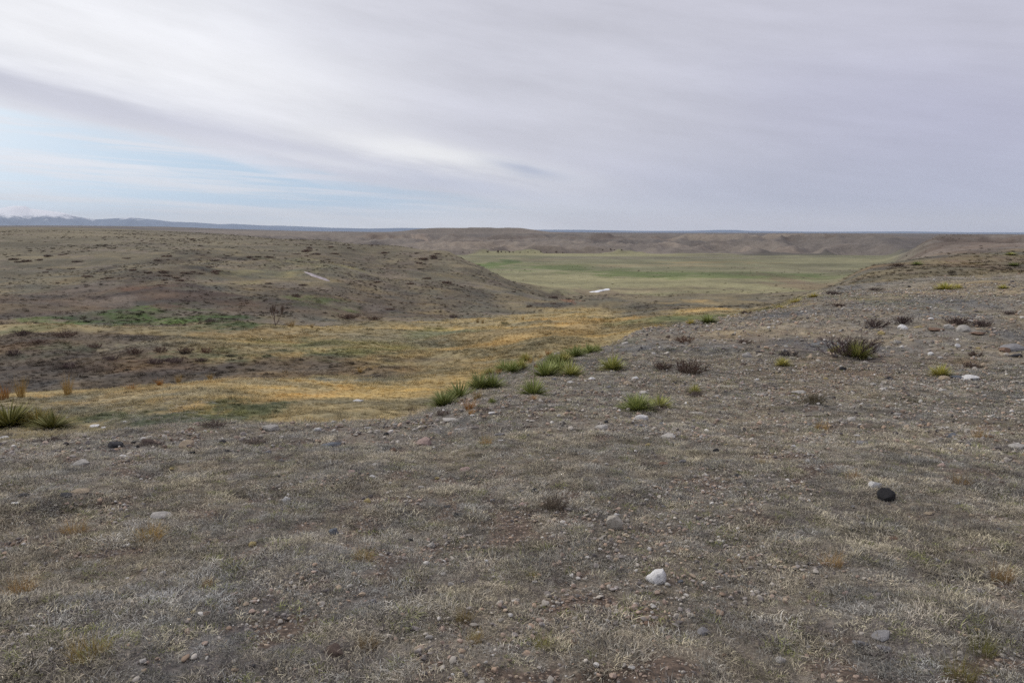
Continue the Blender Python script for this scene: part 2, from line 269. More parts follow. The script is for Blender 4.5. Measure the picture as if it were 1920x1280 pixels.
# ------------------------------------------------------------------ materials
def new_mat(name):
    m = bpy.data.materials.new(name); m.use_nodes = True
    nt = m.node_tree; b = nt.nodes['Principled BSDF']
    b.inputs['Roughness'].default_value = .9; b.inputs['Specular IOR Level'].default_value = .15
    return m, nt, b
def N(nt, t, **kw):
    n = nt.nodes.new(t)
    for k, v in kw.items(): setattr(n, k, v)
    return n
def mathn(nt, op, a, b=None, c=None, clamp=False):
    n = N(nt, 'ShaderNodeMath', operation=op, use_clamp=clamp)
    for i, v in enumerate((a, b, c)):
        if v is None: continue
        if isinstance(v, (int, float)): n.inputs[i].default_value = v
        else: nt.links.new(v, n.inputs[i])
    return n.outputs[0]
def mix(nt, f, a, b, mode='MIX'):
    n = N(nt, 'ShaderNodeMix', data_type='RGBA', blend_type=mode)
    for i, v in ((0, f), (6, a), (7, b)):
        if isinstance(v, (int, float)): n.inputs[i].default_value = v
        elif isinstance(v, tuple): n.inputs[i].default_value = (*v, 1)
        else: nt.links.new(v, n.inputs[i])
    return n.outputs[2]
def noise(nt, vec, scale, detail=4, rough=.55, out=0):
    n = N(nt, 'ShaderNodeTexNoise'); n.inputs['Scale'].default_value = scale; n.inputs['Detail'].default_value = detail; n.inputs['Roughness'].default_value = rough
    if vec is not None: nt.links.new(vec, n.inputs['Vector'])
    return n.outputs[out]
def rng(nt, v, a, b, c, d):
    n = N(nt, 'ShaderNodeMapRange'); nt.links.new(v, n.inputs[0])
    for i, k in enumerate((a, b, c, d)): n.inputs[1 + i].default_value = k
    return n.outputs[0]

def ground_material():
    m, nt, b = new_mat('prairie_ground'); L = nt.links.new
    at = N(nt, 'ShaderNodeAttribute', attribute_name='tint').outputs['Color']
    soil = N(nt, 'ShaderNodeAttribute', attribute_name='soil').outputs['Fac']
    P = N(nt, 'ShaderNodeNewGeometry').outputs['Position']
    n1, n2, n3 = noise(nt, P, 60, 5), noise(nt, P, 9, 5), noise(nt, P, 1.2, 6)
    n4 = noise(nt, P, .16, 6, .65)
    v = mathn(nt, 'MULTIPLY', mathn(nt, 'MULTIPLY', rng(nt, n1, .25, .75, .62, 1.38), rng(nt, n2, .25, .75, .68, 1.32)), mathn(nt, 'MULTIPLY', rng(nt, n3, .25, .75, .68, 1.32), rng(nt, n4, .25, .75, .72, 1.28)))
    c = mix(nt, 1.0, at, v, 'MULTIPLY')
    vor = N(nt, 'ShaderNodeTexVoronoi'); vor.inputs['Scale'].default_value = 48; L(P, vor.inputs['Vector'])
    sc = mix(nt, rng(nt, noise(nt, P, 30, 4), .35, .65, 0, 1), (.060, .046, .037), (.16, .118, .09))
    peb = mix(nt, rng(nt, N(nt, 'ShaderNodeSeparateColor').outputs[0], 0, 1, 0, 1), sc, sc)
    sepc = N(nt, 'ShaderNodeSeparateColor'); L(vor.outputs['Color'], sepc.inputs[0])
    pcol = mix(nt, sepc.outputs[0], (.27, .185, .125), (.33, .28, .23))
    pm = mathn(nt, 'MULTIPLY', mathn(nt, 'LESS_THAN', vor.outputs['Distance'], .34), mathn(nt, 'GREATER_THAN', sepc.outputs[1], .62))
    sc = mix(nt, pm, sc, pcol)
    c = mix(nt, soil, c, sc)
    L(c, b.inputs['Base Color'])
    h = mathn(nt, 'ADD', mathn(nt, 'MULTIPLY', n1, .012), mathn(nt, 'ADD', mathn(nt, 'MULTIPLY', n2, .05), mathn(nt, 'ADD', mathn(nt, 'MULTIPLY', n3, .28), mathn(nt, 'MULTIPLY', n4, 1.2))))
    bp = N(nt, 'ShaderNodeBump'); bp.inputs['Strength'].default_value = .7; bp.inputs['Distance'].default_value = 1.0
    L(h, bp.inputs['Height']); L(bp.outputs[0], b.inputs['Normal'])
    return m

def instance_material(name, isl=.5, rough=.9, trans=0.0):
    m, nt, b = new_mat(name); L = nt.links.new
    at = N(nt, 'ShaderNodeAttribute', attribute_name='tint', attribute_type='INSTANCER').outputs['Color']
    g = N(nt, 'ShaderNodeNewGeometry')
    c = mix(nt, 1.0, at, rng(nt, g.outputs['Random Per Island'], 0, 1, 1 - isl, 1 + isl), 'MULTIPLY')
    L(c, b.inputs['Base Color']); b.inputs['Roughness'].default_value = rough
    return m
def leafy(name, c1, c2, tipc=None, rough=.75):
    """colour varies from leaf to leaf; obj.color multiplies it"""
    m, nt, b = new_mat(name); L = nt.links.new
    g = N(nt, 'ShaderNodeNewGeometry'); oi = N(nt, 'ShaderNodeObjectInfo')
    c = mix(nt, g.outputs['Random Per Island'], c1, c2)
    c = mix(nt, 1.0, c, oi.outputs['Color'], 'MULTIPLY')
    L(c, b.inputs['Base Color']); b.inputs['Roughness'].default_value = rough
    return m
def stone_material():
    m, nt, b = new_mat('field_stone'); L = nt.links.new
    oi = N(nt, 'ShaderNodeObjectInfo'); tc = N(nt, 'ShaderNodeTexCoord').outputs['Object']
    off = N(nt, 'ShaderNodeVectorMath', operation='ADD'); L(tc, off.inputs[0]); L(oi.outputs['Random'], off.inputs[1]); tc = off.outputs[0]
    n1, n2, n3 = noise(nt, tc, 2.2, 5), noise(nt, tc, 9, 6, .7), noise(nt, tc, 45, 3)
    v = mathn(nt, 'MULTIPLY', rng(nt, n1, .25, .75, .72, 1.22), mathn(nt, 'MULTIPLY', rng(nt, n2, .3, .7, .75, 1.15), rng(nt, n3, .25, .75, .85, 1.15)))
    c = mix(nt, 1.0, oi.outputs['Color'], v, 'MULTIPLY')
    c = mix(nt, rng(nt, n2, .58, .72, 0, .45), c, (.14, .10, .075))
    L(c, b.inputs['Base Color']); b.inputs['Roughness'].default_value = .85
    bp = N(nt, 'ShaderNodeBump'); bp.inputs['Strength'].default_value = .5; bp.inputs['Distance'].default_value = .12
    L(mathn(nt, 'ADD', n2, mathn(nt, 'MULTIPLY', n3, .3)), bp.inputs['Height']); L(bp.outputs[0], b.inputs['Normal'])
    return m

M_GROUND = ground_material()
M_GRASS = instance_material('dry_grass', .72)
M_PEBBLE = instance_material('pebble', .25)
M_STONE = stone_material()
M_YUCCA = leafy('yucca_leaf', (.19, .235, .07), (.47, .49, .20))
M_DEAD = leafy('dead_yucca_leaf', (.20, .17, .13), (.42, .36, .27))
M_TWIG = leafy('dry_twig', (.085, .068, .062), (.21, .175, .155))
M_STRAW = leafy('straw_blade', (.26, .19, .09), (.52, .41, .21))
M_BARK = leafy('bark', (.12, .085, .068), (.18, .135, .11))

# ------------------------------------------------------------------ the ground sheet
def build_ground():
    azf = np.concatenate([np.linspace(-math.pi, -.72, 90, endpoint=False), np.linspace(-.72, .72, 640), np.linspace(.72, math.pi, 90)[1:]])[:-1]
    rr = np.concatenate([[0.25, .6, 1.0, 1.4], np.exp(np.linspace(math.log(1.8), math.log(60000), 880))])
    A, Rg = np.meshgrid(azf, rr)
    x, y = (Rg * np.sin(A)).ravel(), (Rg * np.cos(A)).ravel()
    z = height(x, y)
    V = np.stack([x, y, z], 1)
    V = np.vstack([V, [[0, 0, float(height(np.array([0.0]), np.array([0.01]))[0])]]])
    n, k = len(azf), len(rr)
    i, j = np.meshgrid(np.arange(n), np.arange(k - 1)); i, j = i.ravel(), j.ravel()
    i2 = (i + 1) % n
    q = np.stack([j * n + i, (j + 1) * n + i, (j + 1) * n + i2, j * n + i2], 1)[:, ::-1]
    c0 = n * k
    t = np.stack([np.full(n, c0), np.arange(n), (np.arange(n) + 1) % n], 1)[:, ::-1]
    me = mesh_np('ground', V, q, t, smooth=True)
    col = ground_colour(V[:, 0], V[:, 1])
    a = me.attributes.new('tint', 'FLOAT_COLOR', 'POINT')
    a.data.foreach_set('color', np.hstack([col, np.ones((len(col), 1))]).astype(np.float32).ravel())
    a = me.attributes.new('soil', 'FLOAT', 'POINT')
    a.data.foreach_set('value', soil_amount(V[:, 0], V[:, 1]).astype(np.float32))
    o = obj('ground', me, M_GROUND); tag(o, kind='structure')
    return o
def soil_amount(x, y):
    R = np.hypot(x, y); w = _look(Wt, x, y)[:, 0]
    n = fbm(x / .22, y / .22, 71, 3) + .45 * fbm(x / 1.1, y / 1.1, 73, 3) + .25 * fbm(x / 4, y / 4, 75, 2)
    return np.clip(sst(.25, .46, n) * w * sst(45, 14, R) * .9 + .40 * w * sst(16, 6, R), 0, 1)
build_ground()

# ------------------------------------------------------------------ scatter ("stuff") by geometry nodes
def scatter(name, P, rot, scl, idx, tint, protos, label, cat):
    me = bpy.data.meshes.new(name); me.vertices.add(len(P)); me.vertices.foreach_set('co', P.astype(np.float32).ravel())
    for nm, ty, key, arr in (('rot', 'FLOAT_VECTOR', 'vector', rot), ('scl', 'FLOAT_VECTOR', 'vector', scl)):
        a = me.attributes.new(nm, ty, 'POINT'); a.data.foreach_set(key, arr.astype(np.float32).ravel())
    a = me.attributes.new('pick', 'INT', 'POINT'); a.data.foreach_set('value', idx.astype(np.int32))
    a = me.attributes.new('tint', 'FLOAT_COLOR', 'POINT'); a.data.foreach_set('color', np.hstack([tint, np.ones((len(P), 1))]).astype(np.float32).ravel())
    me.update()
    coll = bpy.data.collections.new(name + '_kinds')
    for p in protos: coll.objects.link(p)
    ng = bpy.data.node_groups.new(name + '_nodes', 'GeometryNodeTree')
    ng.interface.new_socket('Geometry', in_out='INPUT', socket_type='NodeSocketGeometry')
    ng.interface.new_socket('Geometry', in_out='OUTPUT', socket_type='NodeSocketGeometry')
    gi, go = ng.nodes.new('NodeGroupInput'), ng.nodes.new('NodeGroupOutput')
    ip = ng.nodes.new('GeometryNodeInstanceOnPoints'); ci = ng.nodes.new('GeometryNodeCollectionInfo')
    ci.inputs['Collection'].default_value = coll; ci.inputs['Separate Children'].default_value = True; ci.inputs['Reset Children'].default_value = True
    def na(nm, ty):
        n = ng.nodes.new('GeometryNodeInputNamedAttribute'); n.data_type = ty; n.inputs['Name'].default_value = nm
        return [s for s in n.outputs if s.enabled][0]
    Lk = ng.links.new
    Lk(gi.outputs[0], ip.inputs['Points']); Lk(ci.outputs[0], ip.inputs['Instance']); ip.inputs['Pick Instance'].default_value = True
    Lk(na('pick', 'INT'), ip.inputs['Instance Index']); Lk(na('scl', 'FLOAT_VECTOR'), ip.inputs['Scale'])
    er = ng.nodes.new('FunctionNodeEulerToRotation'); Lk(na('rot', 'FLOAT_VECTOR'), er.inputs[0]); Lk(er.outputs[0], ip.inputs['Rotation'])
    Lk(ip.outputs[0], go.inputs[0])
    o = bpy.data.objects.new(name, me); COL.objects.link(o)
    md = o.modifiers.new('scatter', 'NODES'); md.node_group = ng
    return tag(o, label, cat, kind='stuff')

def blades(n, rad, lmin, lmax, wid, lean, curl, seed, segs=3, droop=0.0):
    """tapering curved blades rising from a small disc -> verts, quads"""
    r = np.random.default_rng(seed)
    V, Q = [], []
    for i in range(n):
        a = r.uniform(0, 2 * math.pi); d = rad * math.sqrt(r.uniform(0, 1))
        p = np.array([d * math.cos(a), d * math.sin(a), -.004])
        az = a + r.normal(0, .9); tilt = abs(r.normal(lean, lean * .5)); L = r.uniform(lmin, lmax)
        w = wid * r.uniform(.7, 1.3); cv = r.normal(curl, abs(curl) * .6 + .1); tw = r.normal(0, .5)
        b0 = len(V)
        for k in range(segs + 1):
            t = k / segs
            sd = np.array([-math.sin(az), math.cos(az), 0.0]) * w * (1 - t * .85) / 2
            V.append(p - sd); V.append(p + sd)
            st = L / segs
            p = p + np.array([math.sin(tilt) * math.cos(az), math.sin(tilt) * math.sin(az), math.cos(tilt)]) * st
            tilt += cv / segs; az += tw / segs
        for k in range(segs):
            j = b0 + 2 * k; Q.append((j, j + 1, j + 3, j + 2))
    V = np.array(V); V[:, 2] = np.maximum(V[:, 2], -.006)
    return V, np.array(Q)
def blade_proto(name, mat, *a, **k):
    V, Q = blades(*a, **k)
    return obj(name, mesh_np(name, V, Q), mat, link=False)

def wedge(n, r0, r1, half=.80, power=1.0):
    a = RNG.uniform(-half, half, n); r = np.sqrt(RNG.uniform(r0 * r0, r1 * r1, n))
    return r * np.sin(a), r * np.cos(a)
def lay(x, y, dz=0.0): return np.stack([x, y, height(x, y) + dz], 1)
def rots(n, tilt=.15): return np.stack([RNG.normal(0, tilt, n), RNG.normal(0, tilt, n), RNG.uniform(0, 6.283, n)], 1)

# ------------------------------------------------------------------ stones
def stone_mesh(seed, cuts=7, rough=.10):
    r = random.Random(seed)
    bm = bmesh.new(); bmesh.ops.create_icosphere(bm, subdivisions=3, radius=1)
    planes = []
    for i in range(cuts):
        v = Vector((r.gauss(0, 1), r.gauss(0, 1), r.gauss(0, .8))).normalized(); planes.append((v, r.uniform(.5, .85)))
    from mathutils import noise as mn
    for v in bm.verts:
        for n, d in planes:
            k = v.co.dot(n)
            if k > d: v.co -= n * (k - d) * .92
        v.co *= 1 + rough * mn.noise(v.co * 1.7 + Vector((seed, 0, 0))) + rough * .4 * mn.noise(v.co * 5 + Vector((0, seed, 0)))
    xs = [max(abs(v.co[i]) for v in bm.verts) for i in range(3)]
    for v in bm.verts:
        for i in range(3): v.co[i] /= xs[i]
    me = bpy.data.meshes.new('stone'); bm.to_mesh(me); bm.free()
    me.polygons.foreach_set('use_smooth', np.ones(len(me.polygons), bool))
    me.set_sharp_from_angle(angle=math.radians(24))
    me.materials.append(M_STONE)
    return me
ROUND = [stone_mesh(200 + i, 5, .14) for i in range(5)]
BLOCK = [stone_mesh(220 + i, 15, .16) for i in range(7)]

peb = []
for i in range(4):
    me = stone_mesh(240 + i, 5, .1).copy(); me.materials.clear(); me.materials.append(M_PEBBLE); peb.append(obj('pebble_kind', me, link=False))
def pebble_layer(n, r0, r1, s0, s1, thr, lift=0.0):
    x, y = wedge(n, r0, r1)
    w = _look(Wt, x, y)[:, 0]; so = soil_amount(x, y) + .5 * np.clip(fbm(x / 5, y / 5, 91, 3) + .1, 0, 1) * sst(6, 12, np.hypot(x, y)) + .5 * sst(8, 18, np.hypot(x, y)) * sst(-2, 6, x)
    k = RNG.uniform(0, 1, n) < w * np.clip(so - thr, 0, 1) * 1.3
    if lift: k = RNG.uniform(0, 1, n) < w * sst(.12, .5, fbm(x / .5, y / .5, 95, 3) + .5 * fbm(x / 2.5, y / 2.5, 96, 2) + .10)
    x, y = x[k], y[k]; n = len(x)
    kinds = np.array([(.40, .36, .31), (.52, .49, .45), (.33, .25, .20), (.35, .255, .185), (.13, .115, .11), (.26, .23, .21), (.38, .30, .22)])
    t = kinds[RNG.choice(7, n, p=[.24, .07, .17, .10, .10, .20, .12])] * (1 + RNG.normal(0, .15, (n, 1)))
    s = s0 * (s1 / s0) ** (RNG.uniform(0, 1, n) ** 2.2)
    sc = s[:, None] * np.stack([RNG.uniform(.8, 1.3, n), RNG.uniform(.7, 1.1, n), RNG.uniform(.4, .75, n)], 1)
    return lay(x, y) + np.stack([0 * x, 0 * x, sc[:, 2] * .2 + .018 * sst(7, 10, np.hypot(x, y)) + lift], 1), rots(n, .3), sc, RNG.integers(0, 4, n), np.clip(t, .04, .7)
parts = [pebble_layer(60000, 2, 9, .0035, .018, 0, .008), pebble_layer(70000, 1.6, 8, .003, .012, .30), pebble_layer(40000, 8, 20, .010, .036, .15), pebble_layer(42000, 20, 50, .018, .075, .12), pebble_layer(7000, 50, 110, .05, .12, .1)]
scatter('gravel', *[np.concatenate(k) for k in zip(*parts)], peb, 'small tan, rust and white gravel in the bare gaps of the knoll', 'gravel')

SCOL = {'white': (.72, .70, .68), 'pale': (.48, .45, .41), 'tan': (.40, .32, .23), 'pink': (.42, .31, .27), 'rust': (.215, .14, .10), 'grey': (.26, .25, .25), 'bluegrey': (.17, .18, .20), 'beige': (.52, .47, .40), 'black': (.036, .035, .037), 'brown': (.13, .095, .078), 'dark': (.07, .068, .072), 'yellow': (.46, .37, .18)}
STONES = []                                               # (px, py, o) for the landmark labels
def stone(px, py, w, col, shape, label, squash=.6, sink=.36, group='loose stones on the knoll'):
    X, Y, Z = hit(px, py)
    r = .54 * w * mpp(math.hypot(X, Y))
    me = random.choice(ROUND if shape == 'round' else BLOCK)
    o = obj('stone', me)
    c = np.array(SCOL[col]) * random.uniform(.9, 1.1)
    o.color = (*np.clip(c, 0, .85), 1)
    sq = {'round': squash, 'block': squash, 'flat': .26}[shape]
    o.scale = (r, r * random.uniform(.7, 1.0), r * sq)
    o.rotation_euler = (random.gauss(0, .12), random.gauss(0, .12), random.gauss(0, .35))
    o.location = (X, Y, Z + r * sq * (1 - 2 * sink) * .75 + .004)
    tag(o, label, 'stone', group)
    STONES.append((px, py, w, o)); return o
for a in [
 (1233, 1090, 43, 'white', 'block', 'white angular stone half sunk in grass, biggest white one near the viewer', .85),
 (1640, 913, 22, 'white', 'block', 'white chunky stone just behind the egg shaped black stone', .75),
 (1661, 934, 28, 'black', 'round', 'black smooth egg shaped stone beside a white chunk', .9, .3),
 (1663, 922, 12, 'tan', 'round', 'small tan stone wedged between the white chunk and black egg stone', .7),
 (1151, 993, 34, 'beige', 'round', 'beige rounded stone leaning in grass below a small white chip', .95, .06),
 (1157, 967, 12, 'white', 'block', 'small bright white chip just above the beige rounded stone', .6),
 (538, 940, 17, 'white', 'block', 'upright white stone standing alone in grey grass, left of the dry bush', .9),
 (305, 968, 40, 'pale', 'flat', 'pale greenish flat slab lying above the straw bush'),
 (626, 1002, 20, 'bluegrey', 'block', 'blue grey block above a scatter of pale pebbles', .9),
 (797, 834, 36, 'pink', 'block', 'pinkish wedge of stone with a shrub tuft at its side', .5),
 (1203, 788, 27, 'white', 'block', 'pale angular boulder in front of the grey dead yucca skirt', .7),
 (1202, 799, 23, 'bluegrey', 'flat', 'dark grey flat stone tucked beneath the pale angular boulder'),
 (1130, 805, 30, 'pale', 'block', 'long pale slab tilted toward a rust coloured stone', .45),
 (1139, 786, 11, 'rust', 'block', 'small orange rust stone behind the long tilted slab', .6),
 (1137, 792, 10, 'dark', 'block', 'small black stone touching the orange rust stone', .6),
 (153, 923, 30, 'tan', 'flat', 'orange tan flat slab among dark slate chips'),
 (125, 930, 22, 'dark', 'flat', 'dark slate chip in front of the orange tan slab'),
 (40, 930, 22, 'dark', 'flat', 'dark slaty stone at the left border of the grass'),
 (30, 944, 16, 'white', 'flat', 'small white chip below the dark slaty stone'),
 (220, 837, 25, 'dark', 'block', 'black wedge shaped stone on the left lip of the knoll', .6),
 (350, 838, 24, 'tan', 'round', 'pale tan rounded stone on the lip, above a black flat one', .8),
 (355, 850, 22, 'black', 'flat', 'black flat stone just below a tan rounded one'),
 (622, 838, 36, 'bluegrey', 'block', 'large blue grey stone with a green tuft in front', .45),
 (510, 806, 34, 'pale', 'block', 'pale tan wedge on the lip against the golden grass', .4),
 (597, 808, 16, 'white', 'block', 'white stone on the lip, just right of the pale wedge', .6),
 (280, 831, 22, 'brown', 'block', 'brown squared stone on the lip beside yellow lichen', .55),
 (322, 833, 15, 'black', 'flat', 'black flake on the lip between two pale stones'),
 (153, 871, 30, 'pale', 'block', 'lilac white stone with flat top on the left slope', .4),
 (233, 856, 16, 'white', 'flat', 'white flat chip below the black wedge stone'),
 (628, 1224, 42, 'brown', 'block', 'dark brown slab at the very bottom of the view', .5),
 (1342, 848, 13, 'black', 'round', 'small round black stone on the right slope', .8),
 (1318, 1188, 26, 'grey', 'block', 'grey lump with ragged edge near the bottom', .7),
 (1613, 1210, 26, 'grey', 'block', 'grey pointed stone in front of the blue grey cushion', .6),
 (1650, 1192, 38, 'grey', 'flat', 'broad grey stone flush with the grass', .6, .46),
 (1660, 1219, 28, 'grey', 'flat', 'grey flat flake beside the pointed grey stone', .6, .46),
 (1462, 1240, 20, 'pale', 'block', 'pale rough stone beside orange soil at the bottom', .6),
 (1815, 709, 28, 'white', 'flat', 'long white slab beside the small yellow green yucca'),
 (1795, 708, 22, 'bluegrey', 'flat', 'blue grey slab touching the long white slab'),
 (1770, 712, 18, 'tan', 'round', 'tan stone at the foot of the small yellow green yucca', .6),
 (1692, 617, 17, 'white', 'round', 'white rounded cobble at the edge of the left purple shrub', .7),
 (1806, 621, 21, 'pale', 'round', 'pale rounded cobble in front of the right purple shrub', .75),
 (1778, 616, 16, 'pale', 'round', 'greyish cobble just left of the pale rounded cobble', .7),
 (1720, 614, 16, 'yellow', 'flat', 'yellowish flat stone between the two purple shrubs'),
 (1745, 600, 9, 'white', 'round', 'small white cobble above the gap between purple shrubs', .7),
 (1832, 626, 22, 'rust', 'flat', 'rusty flat stone below the right purple shrub'),
 (1756, 619, 26, 'rust', 'flat', 'orange brown flat stone left of the cobbles'),
 (1652, 627, 12, 'yellow', 'round', 'small mustard stone in front of the left purple shrub', .8),
 (1900, 656, 42, 'grey', 'block', 'large grey boulder at the right border of the slope', .38),
 (1906, 668, 24, 'dark', 'flat', 'dark slab under the large grey boulder'),
 (1884, 659, 16, 'rust', 'block', 'orange stone against the side of the large grey boulder', .7),
 (1795, 650, 10, 'white', 'round', 'white round pebble in the stony patch', .8),
 (1745, 665, 9, 'white', 'round', 'white pebble in the stony patch, nearer than its twin', .8),
 (1682, 643, 14, 'pale', 'block', 'pale stone beside the yucca shrub clump', .6),
 (1400, 669, 18, 'pale', 'block', 'pale bluish lump up the slope from a dark low shrub', .8),
 (1597, 789, 19, 'pale', 'block', 'pale stone in the short grass above a straw tuft', .5),
 (1683, 778, 14, 'pale', 'block', 'small pale stone uphill of the straw tuft', .5),
 (1655, 789, 12, 'pale', 'flat', 'pale flake midway along the short grass'),
 (1906, 838, 30, 'pale', 'flat', 'pale flat slab at the right border'),
 (1618, 831, 22, 'grey', 'flat', 'light grey slab with dark soil beside it'),
 (808, 1025, 18, 'pale', 'block', 'greyish white pebble with a shadowed underside', .7),
 (913, 1055, 8, 'white', 'block', 'tiny upright white shard in the middle foreground', 1.3),
 (846, 1099, 14, 'pale', 'block', 'pale stone standing beside rusty pebbles', .9),
 (1245, 870, 20, 'rust', 'flat', 'rusty red flat stone on the middle slope'),
 (872, 882, 20, 'pink', 'block', 'dull red stone in the mid grass', .5),
 (981, 948, 18, 'pink', 'block', 'salmon pink stone left of the dry bush', .5),
 (1003, 924, 15, 'dark', 'round', 'dark grey stone just behind the dry bush', .9),
 (672, 752, 20, 'white', 'flat', 'lone white stone lying in the golden draw', .3, .3, 'loose stones below the knoll'),
 (1191, 712, 15, 'white', 'round', 'white cobble on the slope between yuccas and brown shrub', .6),
 (1178, 722, 20, 'tan', 'block', 'beige boulder just below the white cobble', .6),
 (1110, 712, 13, 'white', 'round', 'white cobble below the right hand yucca group', .6),
 (1090, 709, 11, 'tan', 'round', 'tan cobble next to the yucca group', .8),
 (1069, 718, 11, 'white', 'block', 'small white stone under the yucca group', .6),
 (1131, 688, 10, 'white', 'round', 'white stone at the left foot of the stalked yucca', .6),
 (1022, 683, 16, 'pink', 'block', 'pinkish boulder behind the yucca group', .5),
 (1205, 737, 24, 'pale', 'flat', 'pale flaky stones above the dead yucca skirt'),
 (1500, 737, 30, 'pale', 'flat', 'pale slab behind the low greenish shrub'),
 (1430, 741, 16, 'pale', 'flat', 'pale flat stone uphill from the straw slope'),
 (1345, 746, 14, 'pale', 'block', 'pale stone beside a small black stone', .6),
 (1361, 737, 11, 'dark', 'block', 'small black stone above the pale one', .7),
 (1380, 748, 12, 'pale', 'block', 'pale stone right of the small dark one', .5),
 (1308, 777, 30, 'pale', 'flat', 'pair of whitish slabs at the bend of the slope'),
 (1580, 693, 12, 'black', 'block', 'black stone in the line of dark stones', .7),
 (1475, 716, 12, 'black', 'block', 'first black stone of the row below the dark shrub', .7),
 (1665, 712, 14, 'black', 'block', 'black stone near the tan cobbles', .6),
 (1255, 820, 34, 'pale', 'flat', 'long pale flake bedded in grass near the boulder'),
 (848, 789, 34, 'pale', 'flat', 'broad pale slab on the lip below the yuccas'),
 (925, 776, 18, 'white', 'block', 'whitish stone below the small single yucca', .5),
 (863, 806, 20, 'pale', 'flat', 'pale flat stone below the broad slab'),
 (936, 817, 20, 'grey', 'block', 'light grey stone right of the straw tuft', .5),
 (725, 816, 12, 'black', 'round', 'round black stone on the lip of the knoll', .7),
 (690, 803, 16, 'white', 'flat', 'white flake on the lip above the round black stone'),
 (707, 873, 20, 'pale', 'flat', 'pale flat stone in the left middle grass'),
 (122, 785, 16, 'pale', 'flat', 'pale stone below the bushy left yucca', .3, .3, 'loose stones below the knoll'),
 (178, 799, 16, 'white', 'flat', 'white flat stone in the dark green grass', .3, .3, 'loose stones below the knoll'),
 (194, 803, 8, 'white', 'block', 'small white stone next to the white flat one', .5, .3, 'loose stones below the knoll'),
 (235, 791, 8, 'white', 'flat', 'tiny white stone alone in dark green grass', .3, .3, 'loose stones below the knoll'),
 (6, 824, 18, 'white', 'block', 'white stone at the left border of the lip', .5),
 (362, 1150, 13, 'yellow', 'block', 'cream yellow stone in the lower left grass', .6),
 (296, 1118, 18, 'pale', 'block', 'pale humped stone above the cream yellow one', .5),
 (224, 1134, 8, 'white', 'round', 'small white pebble left of the pale humped stone', .7),
 (96, 1220, 10, 'white', 'round', 'white pebble in the lower left corner grass', .7),
 (1015, 1172, 14, 'white', 'block', 'whitish stone among pebbles, lower middle', .5),
 (1188, 1176, 9, 'white', 'round', 'round white pebble, lower middle right', .7),
 (1390, 1083, 9, 'white', 'round', 'white pebble topping a rusty gravel gap', .7),
 (1411, 1098, 11, 'pink', 'flat', 'pinkish flat pebble in a rusty gravel gap'),
 (1586, 1115, 12, 'pink', 'block', 'pinkish stone in the right lower grass', .8),
 (940, 826, 10, 'white', 'flat', 'small white flake below the light grey stone'),
]: stone(*a)

# the smaller stones: scattered on the same ground, each described by its look and its nearest landmark
LM = [(1233, 1090, 'the biggest white stone'), (1661, 934, 'the black egg shaped stone'), (1151, 993, 'the beige rounded stone'), (538, 940, 'the upright white stone'), (305, 968, 'the greenish flat slab'), (1035, 950, 'the dry bush'),
      (797, 834, 'the pinkish wedge'), (1203, 788, 'the pale angular boulder'), (153, 923, 'the orange tan slab'), (622, 838, 'the large blue grey stone'), (628, 1224, 'the dark brown slab'), (1318, 1188, 'the ragged grey lump'),
      (1650, 1192, 'the broad grey stone'), (1815, 709, 'the long white slab'), (1692, 617, 'the white cobble by the purple shrub'), (1900, 656, 'the large grey boulder'), (1590, 660, 'the yucca in a dark shrub'), (1400, 669, 'the pale bluish lump'),
      (1290, 690, 'the brown shrub'), (1000, 742, 'the single yucca with a stalk'), (1060, 700, 'the yucca group'), (1520, 750, 'the low greenish shrub'), (1245, 870, 'the rusty red stone'), (362, 1150, 'the cream yellow stone'), (1540, 800, 'the straw tuft'), (1838, 818, 'the far straw tuft'),
      (280, 1010, 'the straw bush'), (910, 825, 'the golden tuft on the slope'), (808, 1025, 'the greyish white pebble'), (872, 882, 'the dull red stone'), (350, 838, 'the tan stone on the lip'), (1342, 848, 'the round black stone')]
SHP = {'round': ['rounded', 'smooth', 'egg shaped'], 'block': ['angular', 'chunky', 'blocky', 'jagged'], 'flat': ['flat', 'thin', 'slab like']}
CW = {'white': 'white', 'pale': 'pale grey', 'tan': 'tan', 'pink': 'pinkish', 'rust': 'rusty', 'grey': 'grey', 'bluegrey': 'blue grey', 'black': 'black', 'brown': 'brown', 'dark': 'dark grey', 'yellow': 'yellowish'}
seen_labels = set(o['label'] for _, _, _, o in STONES)
made = 0; tries = 0
rs = random.Random(11)
